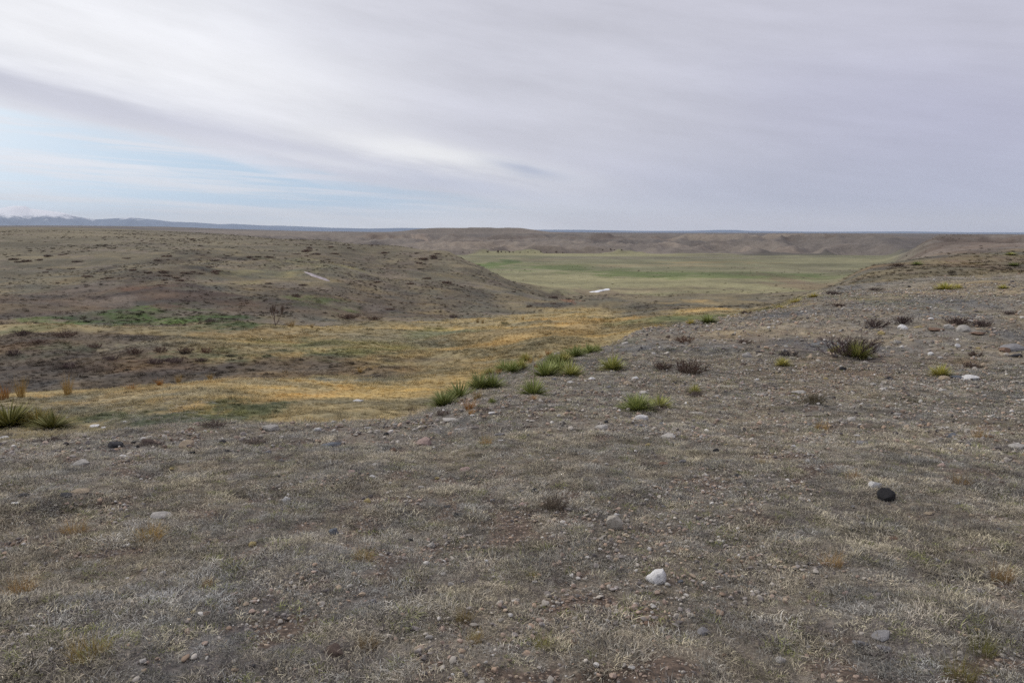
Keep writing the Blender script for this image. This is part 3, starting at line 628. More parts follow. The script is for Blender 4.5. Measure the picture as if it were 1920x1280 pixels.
while made < 175 and tries < 4000:
    tries += 1
    px = rs.uniform(10, 1910); py = rs.choice([rs.uniform(600, 820), rs.uniform(700, 900), rs.uniform(800, 1000), rs.uniform(900, 1260)])
    X, Y, Z = hit(px, py)
    if _look(Wt, np.array([X]), np.array([Y]))[0, 0] < .8 or Y > 45: continue
    if py > 900 and rs.random() < .35: continue
    w = rs.choice([7, 8, 9, 10, 12, 14]) if py > 780 else rs.choice([6, 7, 8, 9, 10, 13])
    if any(abs(px - a) < (w + c) * .7 and abs(py - b) < (w + c) * .45 for a, b, c, _ in STONES): continue
    col = rs.choice(['white', 'pale', 'pale', 'pale', 'tan', 'tan', 'pink', 'rust', 'grey', 'grey', 'bluegrey', 'black', 'brown', 'yellow', 'dark'])
    sh = rs.choice(['round', 'block', 'block', 'flat'])
    lms = sorted(LM, key=lambda l: math.hypot(px - l[0], (py - l[1]) * 1.6)); lab = None
    for lm in lms[:4]:
        dx, dy = px - lm[0], py - lm[1]
        pos = ('beside' if abs(dx) > 2.2 * abs(dy) else 'in front of' if dy > 0 else 'behind') + ' '
        dist = math.hypot(dx, dy); pos = ('close ' if dist < 60 else '' if dist < 130 else 'well ' if 'beside' not in pos else 'away ') + pos
        size = 'tiny' if w <= 7 else 'small' if w <= 10 else 'fist sized'
        for shw in SHP[sh]:
            for sd in ('', ' toward the left' if dx < 0 else ' toward the right'):
                cand = f'{size} {CW[col]} {shw} stone {pos}{lm[2]}{sd}'
                if cand not in seen_labels and len(cand.split()) <= 16: lab = cand; break
            if lab: break
        if lab: break
    if not lab: continue
    seen_labels.add(lab)
    stone(px, py, w, col, sh, lab, rs.uniform(.5, .8), rs.uniform(.25, .42)); made += 1

# ------------------------------------------------------------------ grass
SXY = np.array([(o.location.x, o.location.y, o.scale.x * 1.15) for _, _, _, o in STONES])
def clear_of_stones(x, y):
    ok = np.ones(len(x), bool)
    for a, b, r in SXY: ok &= (x - a) ** 2 + (y - b) ** 2 > r * r
    return ok
grama = [blade_proto('grama_tuft', M_GRASS, 84, .055, .012, .034, .0022, .9, 2.0, 100 + i) for i in range(5)]
grama += [blade_proto('wispy_tuft', M_GRASS, 34, .05, .02, .055, .0020, .55, 1.2, 120 + i) for i in range(2)]
def grama_layer(n, r0, r1, s0, thin, half=.80):
    x, y = wedge(n, r0, r1, half)
    w = _look(Wt, x, y); f = w[:, 0] + w[:, 1]
    so = soil_amount(x, y)
    f = w[:, 0] + w[:, 1] * .25
    keep = (RNG.uniform(0, 1, n) < f * (1 - thin * so)) & clear_of_stones(x, y)
    x, y = x[keep], y[keep]
    c = ground_colour(x, y)
    g = fbm(x / .3, y / .3, 81, 3) * .75 + .14 * fbm(x / 1.6, y / 1.6, 82, 2) + RNG.normal(0, .27, len(x))
    t = np.clip(g + .5, 0, 1)[:, None]
    mixc = np.where(t < .5, (1 - 2 * t) * np.array([.285, .28, .258]) + 2 * t * np.array([.285, .258, .205]), (2 - 2 * t) * np.array([.275, .235, .185]) + (2 * t - 1) * np.array([.40, .35, .24]))
    tint = c * .3 + mixc * .7
    tint = tint * (1 + RNG.normal(0, .24, (len(x), 1))) * np.clip(1.06 + .7 * fbm(x / .22, y / .22, 85, 2), .68, 1.5)[:, None]
    gr = (RNG.uniform(0, 1, len(x)) < .06)[:, None]
    tint = np.where(gr, np.array([.20, .205, .085]), tint)
    u = RNG.uniform(0, 1, len(x))[:, None]
    tint = np.where(u < .10, np.array([.115, .098, .092]), np.where(u > .95, np.array([.50, .45, .32]), tint))
    hm = np.clip(fbm(x / .3, y / .3, 83, 3) * .7 + .98, .72, 1.3)
    sc = (s0 * hm * RNG.uniform(.7, 1.4, len(x)))[:, None] * np.array([1.15, 1.15, .85])
    idx = RNG.integers(0, 5, len(x)); idx = np.where(RNG.uniform(0, 1, len(x)) < .1, RNG.integers(5, 7, len(x)), idx)
    return lay(x, y), rots(len(x)), sc, idx, np.clip(tint, .03, .7)
parts = [grama_layer(115000, 1.2, 8, .95, .93, 1.5), grama_layer(118000, 8, 22, 1.15, .9, .98), grama_layer(80000, 22, 60, 1.7, .9), grama_layer(26000, 55, 110, 3.0, .5)]
scatter('short_grass', *[np.concatenate(k) for k in zip(*parts)], grama, 'mat of short dry grey and straw coloured grass over the gravelly knoll', 'grass')

bunch = [blade_proto('bunch_tuft', M_GRASS, 70, .16, .18, .42, .012, .5, 1.0, 140 + i) for i in range(4)]
def bunch_layer(n, r0, r1, s0):
    x, y = wedge(n, r0, r1)
    w = _look(Wt, x, y)
    f = w[:, 2] + w[:, 1] * .8 + w[:, 3] * .6 + w[:, 4] * .25 * sst(200, 120, np.hypot(x, y))
    keep = RNG.uniform(0, 1, n) < f
    x, y = x[keep], y[keep]
    c = ground_colour(x, y) * (1.14 + RNG.normal(0, .14, (len(x), 1)))
    g = np.clip(fbm(x / 3, y / 3, 87, 3) + .75, .4, 1.2)
    sc = (s0 * RNG.uniform(.5, 1.15, len(x)) * g)[:, None] * np.array([1.15, 1.15, .48])
    return lay(x, y), rots(len(x)), sc, RNG.integers(0, 4, len(x)), np.clip(c, .03, .7)
parts = [bunch_layer(16000, 10, 30, .5), bunch_layer(38000, 30, 75, .8), bunch_layer(26000, 75, 190, 1.5)]
scatter('golden_grass', *[np.concatenate(k) for k in zip(*parts)], bunch, 'golden and olive dry grass filling the draw behind the knoll', 'grass')

def mound_mesh(seed, n=300):
    """a low dense cushion of small leaf-sized faces"""
    r = np.random.default_rng(seed); V, Q = [], []
    lobes = [(r.uniform(-.3, .3), r.uniform(-.2, .2), r.uniform(.18, .32)) for _ in range(5)]
    for i in range(n):
        lx, ly, lr = lobes[r.integers(0, 5)]
        a, el = r.uniform(0, 6.283), math.asin(r.uniform(-.1, 1)); d = np.array([math.cos(el) * math.cos(a), math.cos(el) * math.sin(a), math.sin(el)])
        p = np.array([lx, ly, 0.02]) + d * lr * r.uniform(.55, 1.0); u = r.normal(0, 1, 3); u /= np.linalg.norm(u); v = np.cross(u, d + .3 * r.normal(0, 1, 3)); v /= np.linalg.norm(v) + 1e-9
        l, w = r.uniform(.05, .11), r.uniform(.015, .03); j = len(V)
        V += [p - u * l - v * w * .3, p - v * w, p + u * l, p + v * w]; Q.append((j, j + 1, j + 2, j + 3))
    V = np.array(V); V[:, 2] = np.maximum(V[:, 2], 0); return V, np.array(Q)
scrub = []
for i in range(3):
    scrub.append(obj('scrub_tuft', mesh_np('scrub_tuft', *mound_mesh(160 + i, 160)), M_GRASS, link=False))
scrub += [blade_proto('straw_tuft', M_GRASS, 60, .2, .15, .35, .03, .6, 1.0, 170 + i) for i in range(3)]
def scrub_layer(n, r0, r1, s0):
    x, y = wedge(n, r0, r1, .70); w = _look(Wt, x, y)
    sp = fbm(x / 26, y / 26, 63, 3) + RNG.normal(0, .12, n)
    k = RNG.uniform(0, 1, n) < (w[:, 4] + w[:, 3] * .9 + w[:, 6] * .35 + w[:, 5] * .1) * sst(-.25, .25, sp)
    x, y, sp = x[k], y[k], sp[k]; n = len(x); c = ground_colour(x, y); dark = RNG.uniform(0, 1, n) < .16 + .6 * np.clip(sp, 0, .6)
    t = np.where(dark[:, None], (c * .3 + np.array([.07, .057, .042])) * (1 + RNG.normal(0, .25, (n, 1))), c * (1.2 + RNG.normal(0, .22, (n, 1))))
    sc = (s0 * RNG.uniform(.45, 1.3, n))[:, None] * np.array([1, .9, .6])
    return lay(x, y), rots(n), sc, np.where(dark, RNG.integers(0, 3, n), RNG.integers(3, 6, n)), np.clip(t, .02, .6)
parts = [scrub_layer(11000, 30, 110, .7), scrub_layer(12500, 100, 260, 1.1), scrub_layer(14000, 250, 600, 1.9)]
scatter('hillside_scrub', *[np.concatenate(k) for k in zip(*parts)], scrub, 'ankle high brown scrub and straw tufts covering the left hill and gully banks', 'scrub')

# ------------------------------------------------------------------ plants
def yucca_parts(seed, n=95, rad=.36):
    r = np.random.default_rng(seed)
    def leaves(n, emin, emax, lmin, lmax, wid, drp):
        V, F = [], []
        for i in range(n):
            az = r.uniform(0, 6.283); el = math.asin(r.uniform(math.sin(emin), math.sin(emax))); L = r.uniform(lmin, lmax)
            d = np.array([math.cos(el) * math.cos(az), math.cos(el) * math.sin(az), math.sin(el)])
            s = np.array([-math.sin(az), math.cos(az), 0]); u = np.cross(d, s)
            b0 = len(V)
            for t, wk in ((0.03, .7), (.35, 1.0), (.7, .75), (1.0, .06)):
                p = d * L * t - np.array([0, 0, 1]) * drp * L * t * t + np.array([0, 0, .02])
                V += [p - s * wid * wk / 2, p + u * wid * .28 * wk * -1, p + s * wid * wk / 2]
            for k in range(3):
                j = b0 + 3 * k; F += [(j, j + 1, j + 4, j + 3), (j + 1, j + 2, j + 5, j + 4)]
        V = np.array(V); V[:, 2] = np.maximum(V[:, 2], .004); return V, F
    a = mesh_np('leaves', *leaves(n, .02, 1.5, rad * .7, rad * 1.05, .0145, .0))
    b = mesh_np('dead_leaves', *leaves(85, -.1, .42, rad * .45, rad * .92, .016, .28))
    a.materials.append(M_YUCCA); b.materials.append(M_DEAD)
    return a, b
YK = [yucca_parts(300 + i, n) for i, n in enumerate((230, 280, 190))]
def stalk_mesh(h):
    bm = bmesh.new()
    bmesh.ops.create_cone(bm, segments=6, radius1=.010, radius2=.005, depth=h, cap_ends=True, matrix=Matrix.Translation((0, 0, h / 2)))
    for k in range(7):
        z = h * (.55 + .06 * k); a = k * 2.4
        m = Matrix.Translation((.018 * math.cos(a), .018 * math.sin(a), z)) @ Matrix.Diagonal((.010, .010, .022, 1))
        bmesh.ops.create_icosphere(bm, subdivisions=1, radius=1, matrix=m)
    me = bpy.data.meshes.new('dry_stalk'); bm.to_mesh(me); bm.free(); me.materials.append(M_DEAD); return me
STALK = stalk_mesh(.62)
def yucca(px, py, hpx, label, stalk=False, tone=1.0, wide=1.0, warm=0.0):
    X, Y, Z = hit(px, py)
    h = hpx * mpp(Y); s = 1.12 * h / .36
    e = empty('yucca', (X, Y, Z - .01), random.uniform(0, 6))
    e.scale = (s * wide, s * wide, s); a, b = random.choice(YK)
    l = obj('leaves', a, parent=e); l.color = (tone * (1 + warm), tone, tone * (1 - .3 * warm), 1)
    obj('dead_leaves', b, parent=e).color = (.75, .72, .7, 1)
    if stalk: obj('dry_stalk', STALK, parent=e)
    return tag(e, label, 'yucca', 'yuccas on the slopes')
for a in [
 (832, 762, 34, 'dark green yucca, lowest and leftmost in the diagonal band', False, .7, 1.2), (862, 748, 36, 'dark green yucca second in the diagonal band above golden tufts', False, .72, 1.2),
 (900, 730, 34, 'dark yucca touching its twin above the straw coloured tuft', False, .75, 1.15), (922, 727, 32, 'brighter yucca of the touching pair above the straw tuft', False, .85, 1.1),
 (1000, 742, 38, 'lone round yucca with a pale dry stalk, amid bare slope', True, .95, 1.0), (923, 757, 15, 'tiny single yucca in front of the diagonal band', False, .8, .8),
 (1024, 706, 36, 'biggest yucca of the three on the bare slope', False, 1.0, 1.1), (1048, 696, 30, 'middle yucca of the three on the bare slope, farther back', False, .9, 1.0), (1070, 705, 32, 'yellow green yucca rightmost of the three on the bare slope', False, 1.05, 1.1, .1),
 (1148, 694, 30, 'spiky yucca with dry stalks standing by itself right of the group', True, 1.05, 1.2, .1),
 (945, 695, 24, 'yucca beside orange grass at the head of the lip', False, .9, 1.1), (960, 697, 24, 'yucca right of the one beside orange grass', False, .95, 1.0), (976, 692, 22, 'yellowish yucca below the golden clumps on the lip', False, 1.05, 1.0, .15), (918, 702, 16, 'small faded yucca at the start of the golden clumps', False, .8, 1.2, .2), (985, 678, 18, 'small yucca within the golden clumps', False, .95, 1.0, .2),
 (1038, 682, 22, 'yucca on the lip, left one of a close pair', False, .85, 1.2), (1056, 680, 24, 'yucca on the lip, right one of a close pair, more yellow', False, 1.0, 1.1, .2), (1078, 670, 24, 'dark wide yucca on the lip above the close pair', False, .75, 1.4), (1104, 662, 20, 'wide yucca second from the top of the lip row', False, .85, 1.4), (1120, 657, 14, 'small yucca at the top end of the lip row', False, .9, 1.1, .1),
 (1194, 770, 36, 'fine leaved green yucca behind the grey dead skirt', False, .95, 1.2), (1236, 764, 28, 'sparse yucca growing over the grey dead skirt', True, 1.05, 1.2, .1), (1303, 738, 20, 'small yucca rising from a grey dead tuft', False, 1.1, .8, .15),
 (1608, 671, 34, 'bright yellow green yucca inside a dark twiggy shrub', False, .95, 1.0, .1), (1566, 662, 18, 'small yellow sprout of yucca at the left of the dark twiggy shrub', False, 1.1, 1.0, .2), (1467, 686, 18, 'small bright yucca by the dark low shrub', False, 1.15, 1.1, .2), (1763, 705, 24, 'small yellow green yucca beside a long white slab', False, 1.2, 1.2, .2),
 (1327, 605, 17, 'olive yucca against the skyline of the slope edge', False, .9, 1.5), (1295, 608, 12, 'small yellow yucca left of the olive one on the slope edge', False, 1.1, 1.1, .3),
 (18, 800, 46, 'big bushy yucca at the left border', False, .62, 1.5, .15), (72, 798, 34, 'yucca with straw top between two bushier ones on the left', False, .75, 1.2, .35), (98, 804, 36, 'dark low yucca right of the bushy left pair', False, .48, 1.5, .15),
 (1772, 544, 15, 'wide yellow green yucca on the crest of the right slope', False, 1.25, 1.7, .2), (1795, 541, 10, 'small yucca right of the wide crest one', False, 1.2, 1.3, .25), (1881, 541, 9, 'small yellow yucca on the crest near the right border', False, 1.25, 1.6, .2),
 (1493, 568, 10, 'lower yellow green yucca along the slope edge', False, 1.0, 1.8, .3), (1525, 558, 9, 'upper yellow green yucca along the slope edge', False, 1.0, 1.8, .3), (1462, 578, 7, 'smallest yellow green yucca along the slope edge', False, 1.0, 1.8, .3), (1720, 497, 8, 'olive yucca on the second ridge', False, .8, 2.0), (1900, 499, 8, 'dark yucca on the second ridge at the border', False, .7, 2.0), (1895, 478, 6, 'yellowish yucca topping the second ridge', False, .95, 2.5, .1),
]: yucca(*a)

def twig_mesh(name, seed, n=46, rad=.5, h=.42, th=.006, mat=None, sub=4, depth=2):
    """a low dome of thin forking twigs, each a three-sided tapering tube"""
    r = np.random.default_rng(seed); V, F = [], []
    def tube(p0, p1, r0, r1):
        d = p1 - p0; d = d / (np.linalg.norm(d) + 1e-9)
        a = np.cross(d, [0.3, .5, .81]); a /= np.linalg.norm(a) + 1e-9; b = np.cross(d, a); j = len(V)
        for p, q in ((p0, r0), (p1, r1)):
            for k in range(3):
                an = k * 2.094; V.append(p + (a * math.cos(an) + b * math.sin(an)) * q)
        for k in range(3): F.append((j + k, j + (k + 1) % 3, j + 3 + (k + 1) % 3, j + 3 + k))
    def grow(p, d, L, t, lev):
        q = p + d * L * .55 + r.normal(0, .03 * L, 3); e = q + (d + r.normal(0, .22, 3)) * L * .45
        tube(p, q, t, t * .8); tube(q, e, t * .8, t * .5)
        if lev > 0:
            for i in range(sub):
                o = p + (e - p) * r.uniform(.35, 1.0); dd = d + r.normal(0, .55, 3); dd[2] = abs(dd[2]) * .8 + .1; dd /= np.linalg.norm(dd)
                grow(o, dd, L * r.uniform(.3, .55), t * .6, lev - 1)
    for i in range(n):
        a = r.uniform(0, 6.283); el = r.uniform(.25, 1.45); d = np.array([math.cos(el) * math.cos(a), math.cos(el) * math.sin(a), math.sin(el)])
        L = 1 / math.sqrt((math.cos(el) / rad) ** 2 + (math.sin(el) / h) ** 2) * r.uniform(.6, 1.0)
        o = np.array([math.cos(a), math.sin(a), 0]) * rad * .35 * r.uniform(0, 1)
        grow(o, d, L * .75, th, depth)
    return mesh_np(name, np.array(V), np.array(F))
TW = [twig_mesh('shrub', 400 + i, 50, .5, .36) for i in range(3)]
for m in TW: m.materials.append(M_TWIG)
TWF = [mesh_np('shrub', *mound_mesh(420 + i, 420)) for i in range(3)]
for m in TWF: m.materials.append(M_TWIG)
def shrub(px, py, wpx, hpx, label, col=(1, 1, 1), far=False, group='dormant shrubs on the right slope', cat='shrub', name='shrub'):
    X, Y, Z = hit(px, py)
    o = obj(name, random.choice(TWF if far else TW))
    w = wpx * mpp(Y); h = hpx * mpp(Y)
    o.scale = (w * 1.2, w * .85, max(h / .36, w * .4)) if not far else (w * .85, w * .8, max(h / .36, w * .35) * random.uniform(.6, 1)); o.rotation_euler = (0, 0, random.uniform(-.4, .4)); o.location = (X, Y, Z - .01)
    o.color = (*col, 1)
    return tag(o, label, cat, group)
PUR, BRN, GRY, OLV = (.62, .52, .54), (.75, .60, .52), (1.25, 1.2, 1.2), (1.0, 1.0, .72)
for a in [
 (1590, 668, 150, 46, 'large dark twiggy shrub with a bright yucca growing through it', PUR), (1640, 614, 60, 22, 'left part of the long purple grey shrub, lower and nearer', PUR), (1690, 606, 55, 18, 'dark purple grey shrub behind the white rounded cobble', PUR),
 (1790, 608, 60, 18, 'purple grey shrub behind the pair of cobbles', PUR), (1835, 612, 55, 16, 'low purple grey shrub above the rusty flat stone', PUR), (1290, 700, 84, 34, 'brown domed shrub on the bare slope right of the yuccas', BRN), (1240, 692, 50, 20, 'faint brown shrub left of the brown domed one', BRN),
 (1285, 642, 46, 16, 'small rusty brown shrub near the slope edge', (1.0, .72, .55)), (1480, 668, 50, 16, 'dark low shrub with a small yucca in front', (.5, .5, .55)), (1520, 757, 70, 26, 'low greenish grey shrub in front of a pale slab', OLV),
 (1222, 771, 56, 22, 'grey skirt of dead leaves in front of the fine leaved yucca', GRY), (1300, 744, 44, 16, 'grey dead tuft around a small yucca', GRY), (1036, 955, 66, 36, 'dry twiggy bush alone in the middle of the grass', (1.0, .95, .8)),
 (1400, 588, 30, 8, 'dark shrub low on the slope edge near the olive yucca', PUR), (1560, 552, 40, 9, 'dark shrub upslope along the slope edge', PUR), (1640, 545, 34, 8, 'dark shrub in the middle of the crest grass', PUR), (1680, 500, 40, 9, 'dark shrub on the second ridge crest', BRN), (1890, 590, 40, 10, 'dark shrub near the right border above the cobbles', PUR),
 (1395, 643, 36, 10, 'low brown shrub on the bare slope above the bluish lump', BRN), (1570, 575, 40, 9, 'brown low shrub on the upper slope', BRN), (1830, 668, 40, 14, 'brown wispy shrub in the stony patch', BRN), (1820, 690, 50, 16, 'wispy brown shrub behind the long white slab', BRN),
 (290, 836, 60, 16, 'grey wispy shrub on the left lip', (.9, .85, .85)), (95, 832, 70, 20, 'greyish purple shrub in front of the left yuccas', (.8, .72, .72)), (480, 832, 60, 16, 'grey low shrub on the lip below the pale wedge', (1.1, 1.05, 1.0)), (405, 800, 60, 18, 'grey brown shrub at the edge of dark green grass', (.9, .82, .78)), (830, 778, 50, 12, 'grey wispy shrub below the lowest yucca', (1, .9, .85)), (905, 772, 50, 14, 'grey wispy shrub beside the golden tuft at the lip', (1, .9, .85)), (775, 775, 22, 16, 'thin upright twigs at the edge of the golden draw', (.8, .7, .6)),
]: shrub(*a)
for a in [
 (125, 632, 56, 16, 'dark shrub on the bank crest at left', BRN), (40, 628, 46, 12, 'dark shrub near the left border of the bank', PUR), (25, 665, 40, 14, 'black brown shrub low on the bank at the border', PUR), (250, 664, 46, 16, 'brown shrub in the row along the bank, left end', BRN), (300, 660, 40, 14, 'brown shrub second in the row along the bank', BRN),
 (345, 662, 40, 14, 'brown shrub right end of the row along the bank', BRN), (385, 661, 34, 12, 'reddish brown shrub beside the bank row', (1, .7, .55)), (290, 682, 44, 14, 'dark shrub below the row on the bank', PUR), (330, 680, 40, 14, 'dark shrub below and beside its darker twin on the bank', PUR), (130, 690, 50, 14, 'black brown shrub in the gully bank shade', PUR), (180, 652, 34, 12, 'dark shrub between the crest and the bank row', BRN), (210, 675, 40, 12, 'black shrub at the lower bank, by green growth', PUR), (375, 678, 34, 10, 'small dark shrub at the end of the green growth', PUR), (70, 645, 36, 12, 'dark shrub on the bank under the crest', BRN),
 (395, 605, 26, 9, 'dark shrub at the edge of the bright green patch', PUR), (650, 598, 60, 12, 'brown shrub right of the pale grass by the bare tree', BRN), (700, 600, 40, 10, 'brown shrub at the foot of the left hill', BRN), (850, 596, 30, 9, 'dark shrub on an eroded bank in the draw', PUR), (945, 608, 24, 7, 'olive dark shrub in the golden draw', (.8, .9, .5)), (1140, 600, 16, 7, 'olive shrub in the golden grass of the draw', (.8, .95, .4)),
]: shrub(*a[:5], tuple(1.25 * k for k in a[5]), group='shrubs in the draw')
rs = random.Random(23)
cl = [(320, 515, 60, 22, 14), (300, 488, 40, 8, 5), (430, 485, 80, 6, 9), (400, 512, 60, 8, 6), (230, 445, 40, 4, 3), (270, 450, 50, 4, 4), (345, 450, 40, 4, 3), (90, 485, 80, 10, 7), (100, 505, 50, 6, 4), (560, 477, 60, 6, 4), (620, 470, 60, 6, 5), (650, 525, 60, 30, 8), (745, 468, 60, 10, 6), (800, 490, 60, 14, 6), (840, 540, 100, 25, 9), (560, 545, 60, 14, 5), (200, 520, 90, 20, 6), (700, 575, 70, 14, 6), (1030, 566, 40, 8, 5), (30, 455, 50, 8, 3), (1000, 578, 30, 4, 3)]
for cx, cy, sx, sy, n in cl:
    for i in range(n):
        px, py = cx + rs.gauss(0, sx * .55), cy + rs.gauss(0, sy * .55)
        if px < 0: continue
        X, Y, Z = hit(px, py)
        if Y < 90 or Y > 700: continue
        w = rs.uniform(7, 26) * min(1, (py - 425) / 70 + .25)
        shrub(px, py, w, w * rs.uniform(.14, .3), 'low dark shrub among many alike scattered over the left hillside', rs.choice([(1.0, .8, .68), (.9, .75, .62), (.75, .62, .55)]), True, 'dark shrubs on the left hillside')

# bunches of tall dry grass
BN = [mesh_np('grass_clump', *blades(130, .13, .35, .75, .010, .28, .5, 500 + i, segs=4)) for i in range(3)]
BT = [mesh_np('grass_clump', *blades(240, .16, .10, .30, .0035, .6, .5, 520 + i, segs=3)) for i in range(3)]
for m in BN + BT: m.materials.append(M_STRAW)
def clump(px, py, wpx, hpx, label, col=(1, 1, 1), fine=False, group='dry grass clumps'):
    X, Y, Z = hit(px, py); o = obj('grass_clump', random.choice(BT if fine else BN))
    w, h = wpx * mpp(Y), hpx * mpp(Y)
    k = (.5, .22) if fine else (.75, .62)
    o.scale = (w / k[0], w / k[0], h / k[1]); o.rotation_euler = (0, 0, random.uniform(0, 6)); o.location = (X, Y, Z)
    o.color = (*col, 1); return tag(o, label, 'grass clump', group)
YEL, ORG, STR = (1.0, .85, .55), (.95, .62, .35), (.85, .8, .72)
for a in [
 (128, 742, 34, 44, 'tall golden bunch grass standing up at the far edge of the bench', YEL), (40, 746, 36, 42, 'tall yellowish bunch grass near the left border', YEL), (8, 750, 40, 36, 'faded bunch grass cut by the left border', ORG), (300, 722, 30, 14, 'low orange grass clump on the gully edge', ORG), (335, 718, 24, 18, 'upright straw clump on the gully edge', YEL), (395, 712, 24, 14, 'small straw clump farther along the gully edge', YEL), (245, 730, 40, 10, 'short orange clump at the start of the gully edge', ORG),
 (545, 612, 36, 14, 'pale straw clump beside the bare tree', STR), (585, 614, 14, 10, 'small pale clump right of the bare tree', STR), (675, 700, 20, 14, 'straw clump on the second gully edge', YEL), (895, 605, 14, 14, 'upright straw clump in the middle draw', STR), (905, 606, 10, 10, 'thin straw clump touching a taller one in the draw', STR), (980, 600, 12, 10, 'yellow clump above the golden flat', YEL),
 (880, 768, 44, 20, 'orange grass clump at the lowest yuccas', ORG), (895, 750, 34, 22, 'straw coloured clump in front of the touching yuccas', STR), (883, 778, 24, 12, 'bright orange clump at the lip below the yuccas', (1.1, .75, .3)), (935, 702, 20, 12, 'orange clump left of the lip yuccas', ORG), (998, 682, 26, 14, 'golden clump in the lip yucca row', YEL), (1015, 674, 24, 14, 'golden clump second in the lip yucca row', YEL), (1028, 666, 24, 12, 'orange clump third in the lip yucca row', ORG), (1005, 690, 18, 9, 'faded clump below the golden ones', ORG), (1000, 750, 26, 9, 'orange litter clump at the foot of the lone yucca', ORG),
]: clump(*a)
for a in [
 (280, 1012, 76, 34, 'straw bush of fine stems below the greenish slab', YEL), (140, 1000, 70, 28, 'faded orange bush of fine stems, left slope', (.9, .74, .52)), (40, 1112, 76, 42, 'yellow orange bush of fine stems at the left border', (.95, .75, .48)), (165, 1232, 100, 50, 'greenish straw bush low in the left corner', (.8, .75, .45)), (912, 832, 36, 20, 'golden tuft on the middle slope', YEL), (1540, 806, 38, 22, 'straw tuft with dark base on the right slope', YEL), (1838, 822, 36, 26, 'straw tuft far along the right slope', (.9, .75, .6)), (1425, 872, 30, 16, 'small olive straw tuft with dark base', (.7, .65, .5)),
 (1558, 1062, 60, 34, 'orange straw tuft of the right lower grass', (.9, .72, .52)), (1880, 1090, 60, 44, 'brown straw tuft at the right border', (.7, .55, .4)), (1800, 910, 46, 28, 'brownish tuft right of the black egg stone', (.6, .5, .42)), (1600, 900, 40, 24, 'pinkish straw tuft left of the white chunk', (.8, .62, .5)), (870, 1165, 50, 36, 'grey olive tuft in the lower middle', (.6, .58, .42)), (890, 1205, 44, 34, 'yellow olive tuft below the grey olive one', (.8, .72, .4)), (1020, 1215, 60, 34, 'green tipped tuft in the lower middle', (.55, .68, .3)), (680, 1050, 60, 30, 'straw tuft in the left middle grass', (.8, .72, .5)), (390, 1100, 30, 22, 'upright yellow flower tuft in the left grass', YEL), (690, 1215, 60, 32, 'dark straw tuft in the lower left middle', (.55, .48, .38)), (1840, 1225, 80, 46, 'dark green tuft in the lower right corner', (.34, .42, .22)), (1000, 1082, 30, 12, 'small yellow green tuft in the middle foreground', (.85, .9, .35)), (1800, 1270, 90, 50, 'olive tuft at the bottom right border', (.45, .5, .28)),
]: clump(*a, fine=True)

# the bare tree in the draw
def build_tree(px, py, hpx):
    X, Y, Z = hit(px, py); H = hpx * mpp(Y)
    r = np.random.default_rng(77)
    e = empty('bare_tree', (X, Y, Z - .05)); tag(e, 'small leafless tree with forked trunk at the rim of the golden grass', 'tree')
    def tubes(segs, name):
        V, F = [], []
        for p0, p1, r0, r1 in segs:
            d = p1 - p0; d = d / (np.linalg.norm(d) + 1e-9); a = np.cross(d, [.31, .5, .8]); a /= np.linalg.norm(a); b = np.cross(d, a); j = len(V)
            for p, q in ((p0, r0), (p1, r1)):
                for k in range(5): V.append(p + (a * math.cos(k * 1.2566) + b * math.sin(k * 1.2566)) * q)
            for k in range(5): F.append((j + k, j + (k + 1) % 5, j + 5 + (k + 1) % 5, j + 5 + k))
        obj(name, mesh_np(name, np.array(V), np.array(F)), M_BARK, e)
    tr, tw = [], []
    def grow(p, d, L, t, lev):
        q = p
        for k in range(3):
            dd = d + r.normal(0, .12, 3); dd /= np.linalg.norm(dd); n = q + dd * L / 3
            (tr if lev >= 3 else tw).append((q, n, t * (1 - k * .12), t * (1 - (k + 1) * .12))); q = n
            if lev > 0 and k > 0:
                for i in range(3 if lev < 3 else 2):
                    s = d + r.normal(0, .42, 3); s[2] = abs(s[2]) + 1.0; s /= np.linalg.norm(s)
                    grow(q, s, L * r.uniform(.5, .75), max(t * .45, .006), lev - 1)
        if lev > 0: grow(q, d, L * .6, t * .6, lev - 1)
    s = H / 3.0
    grow(np.array([0, 0, 0.0]), np.array([-.10, 0, 1.0]), 1.3 * s, .075 * s, 3)
    grow(np.array([.04 * s, 0, .35 * s]), np.array([.42, .1, .9]), 1.1 * s, .055 * s, 3)
    tubes(tr, 'trunk'); tubes(tw, 'crown')
build_tree(517, 613, 46)

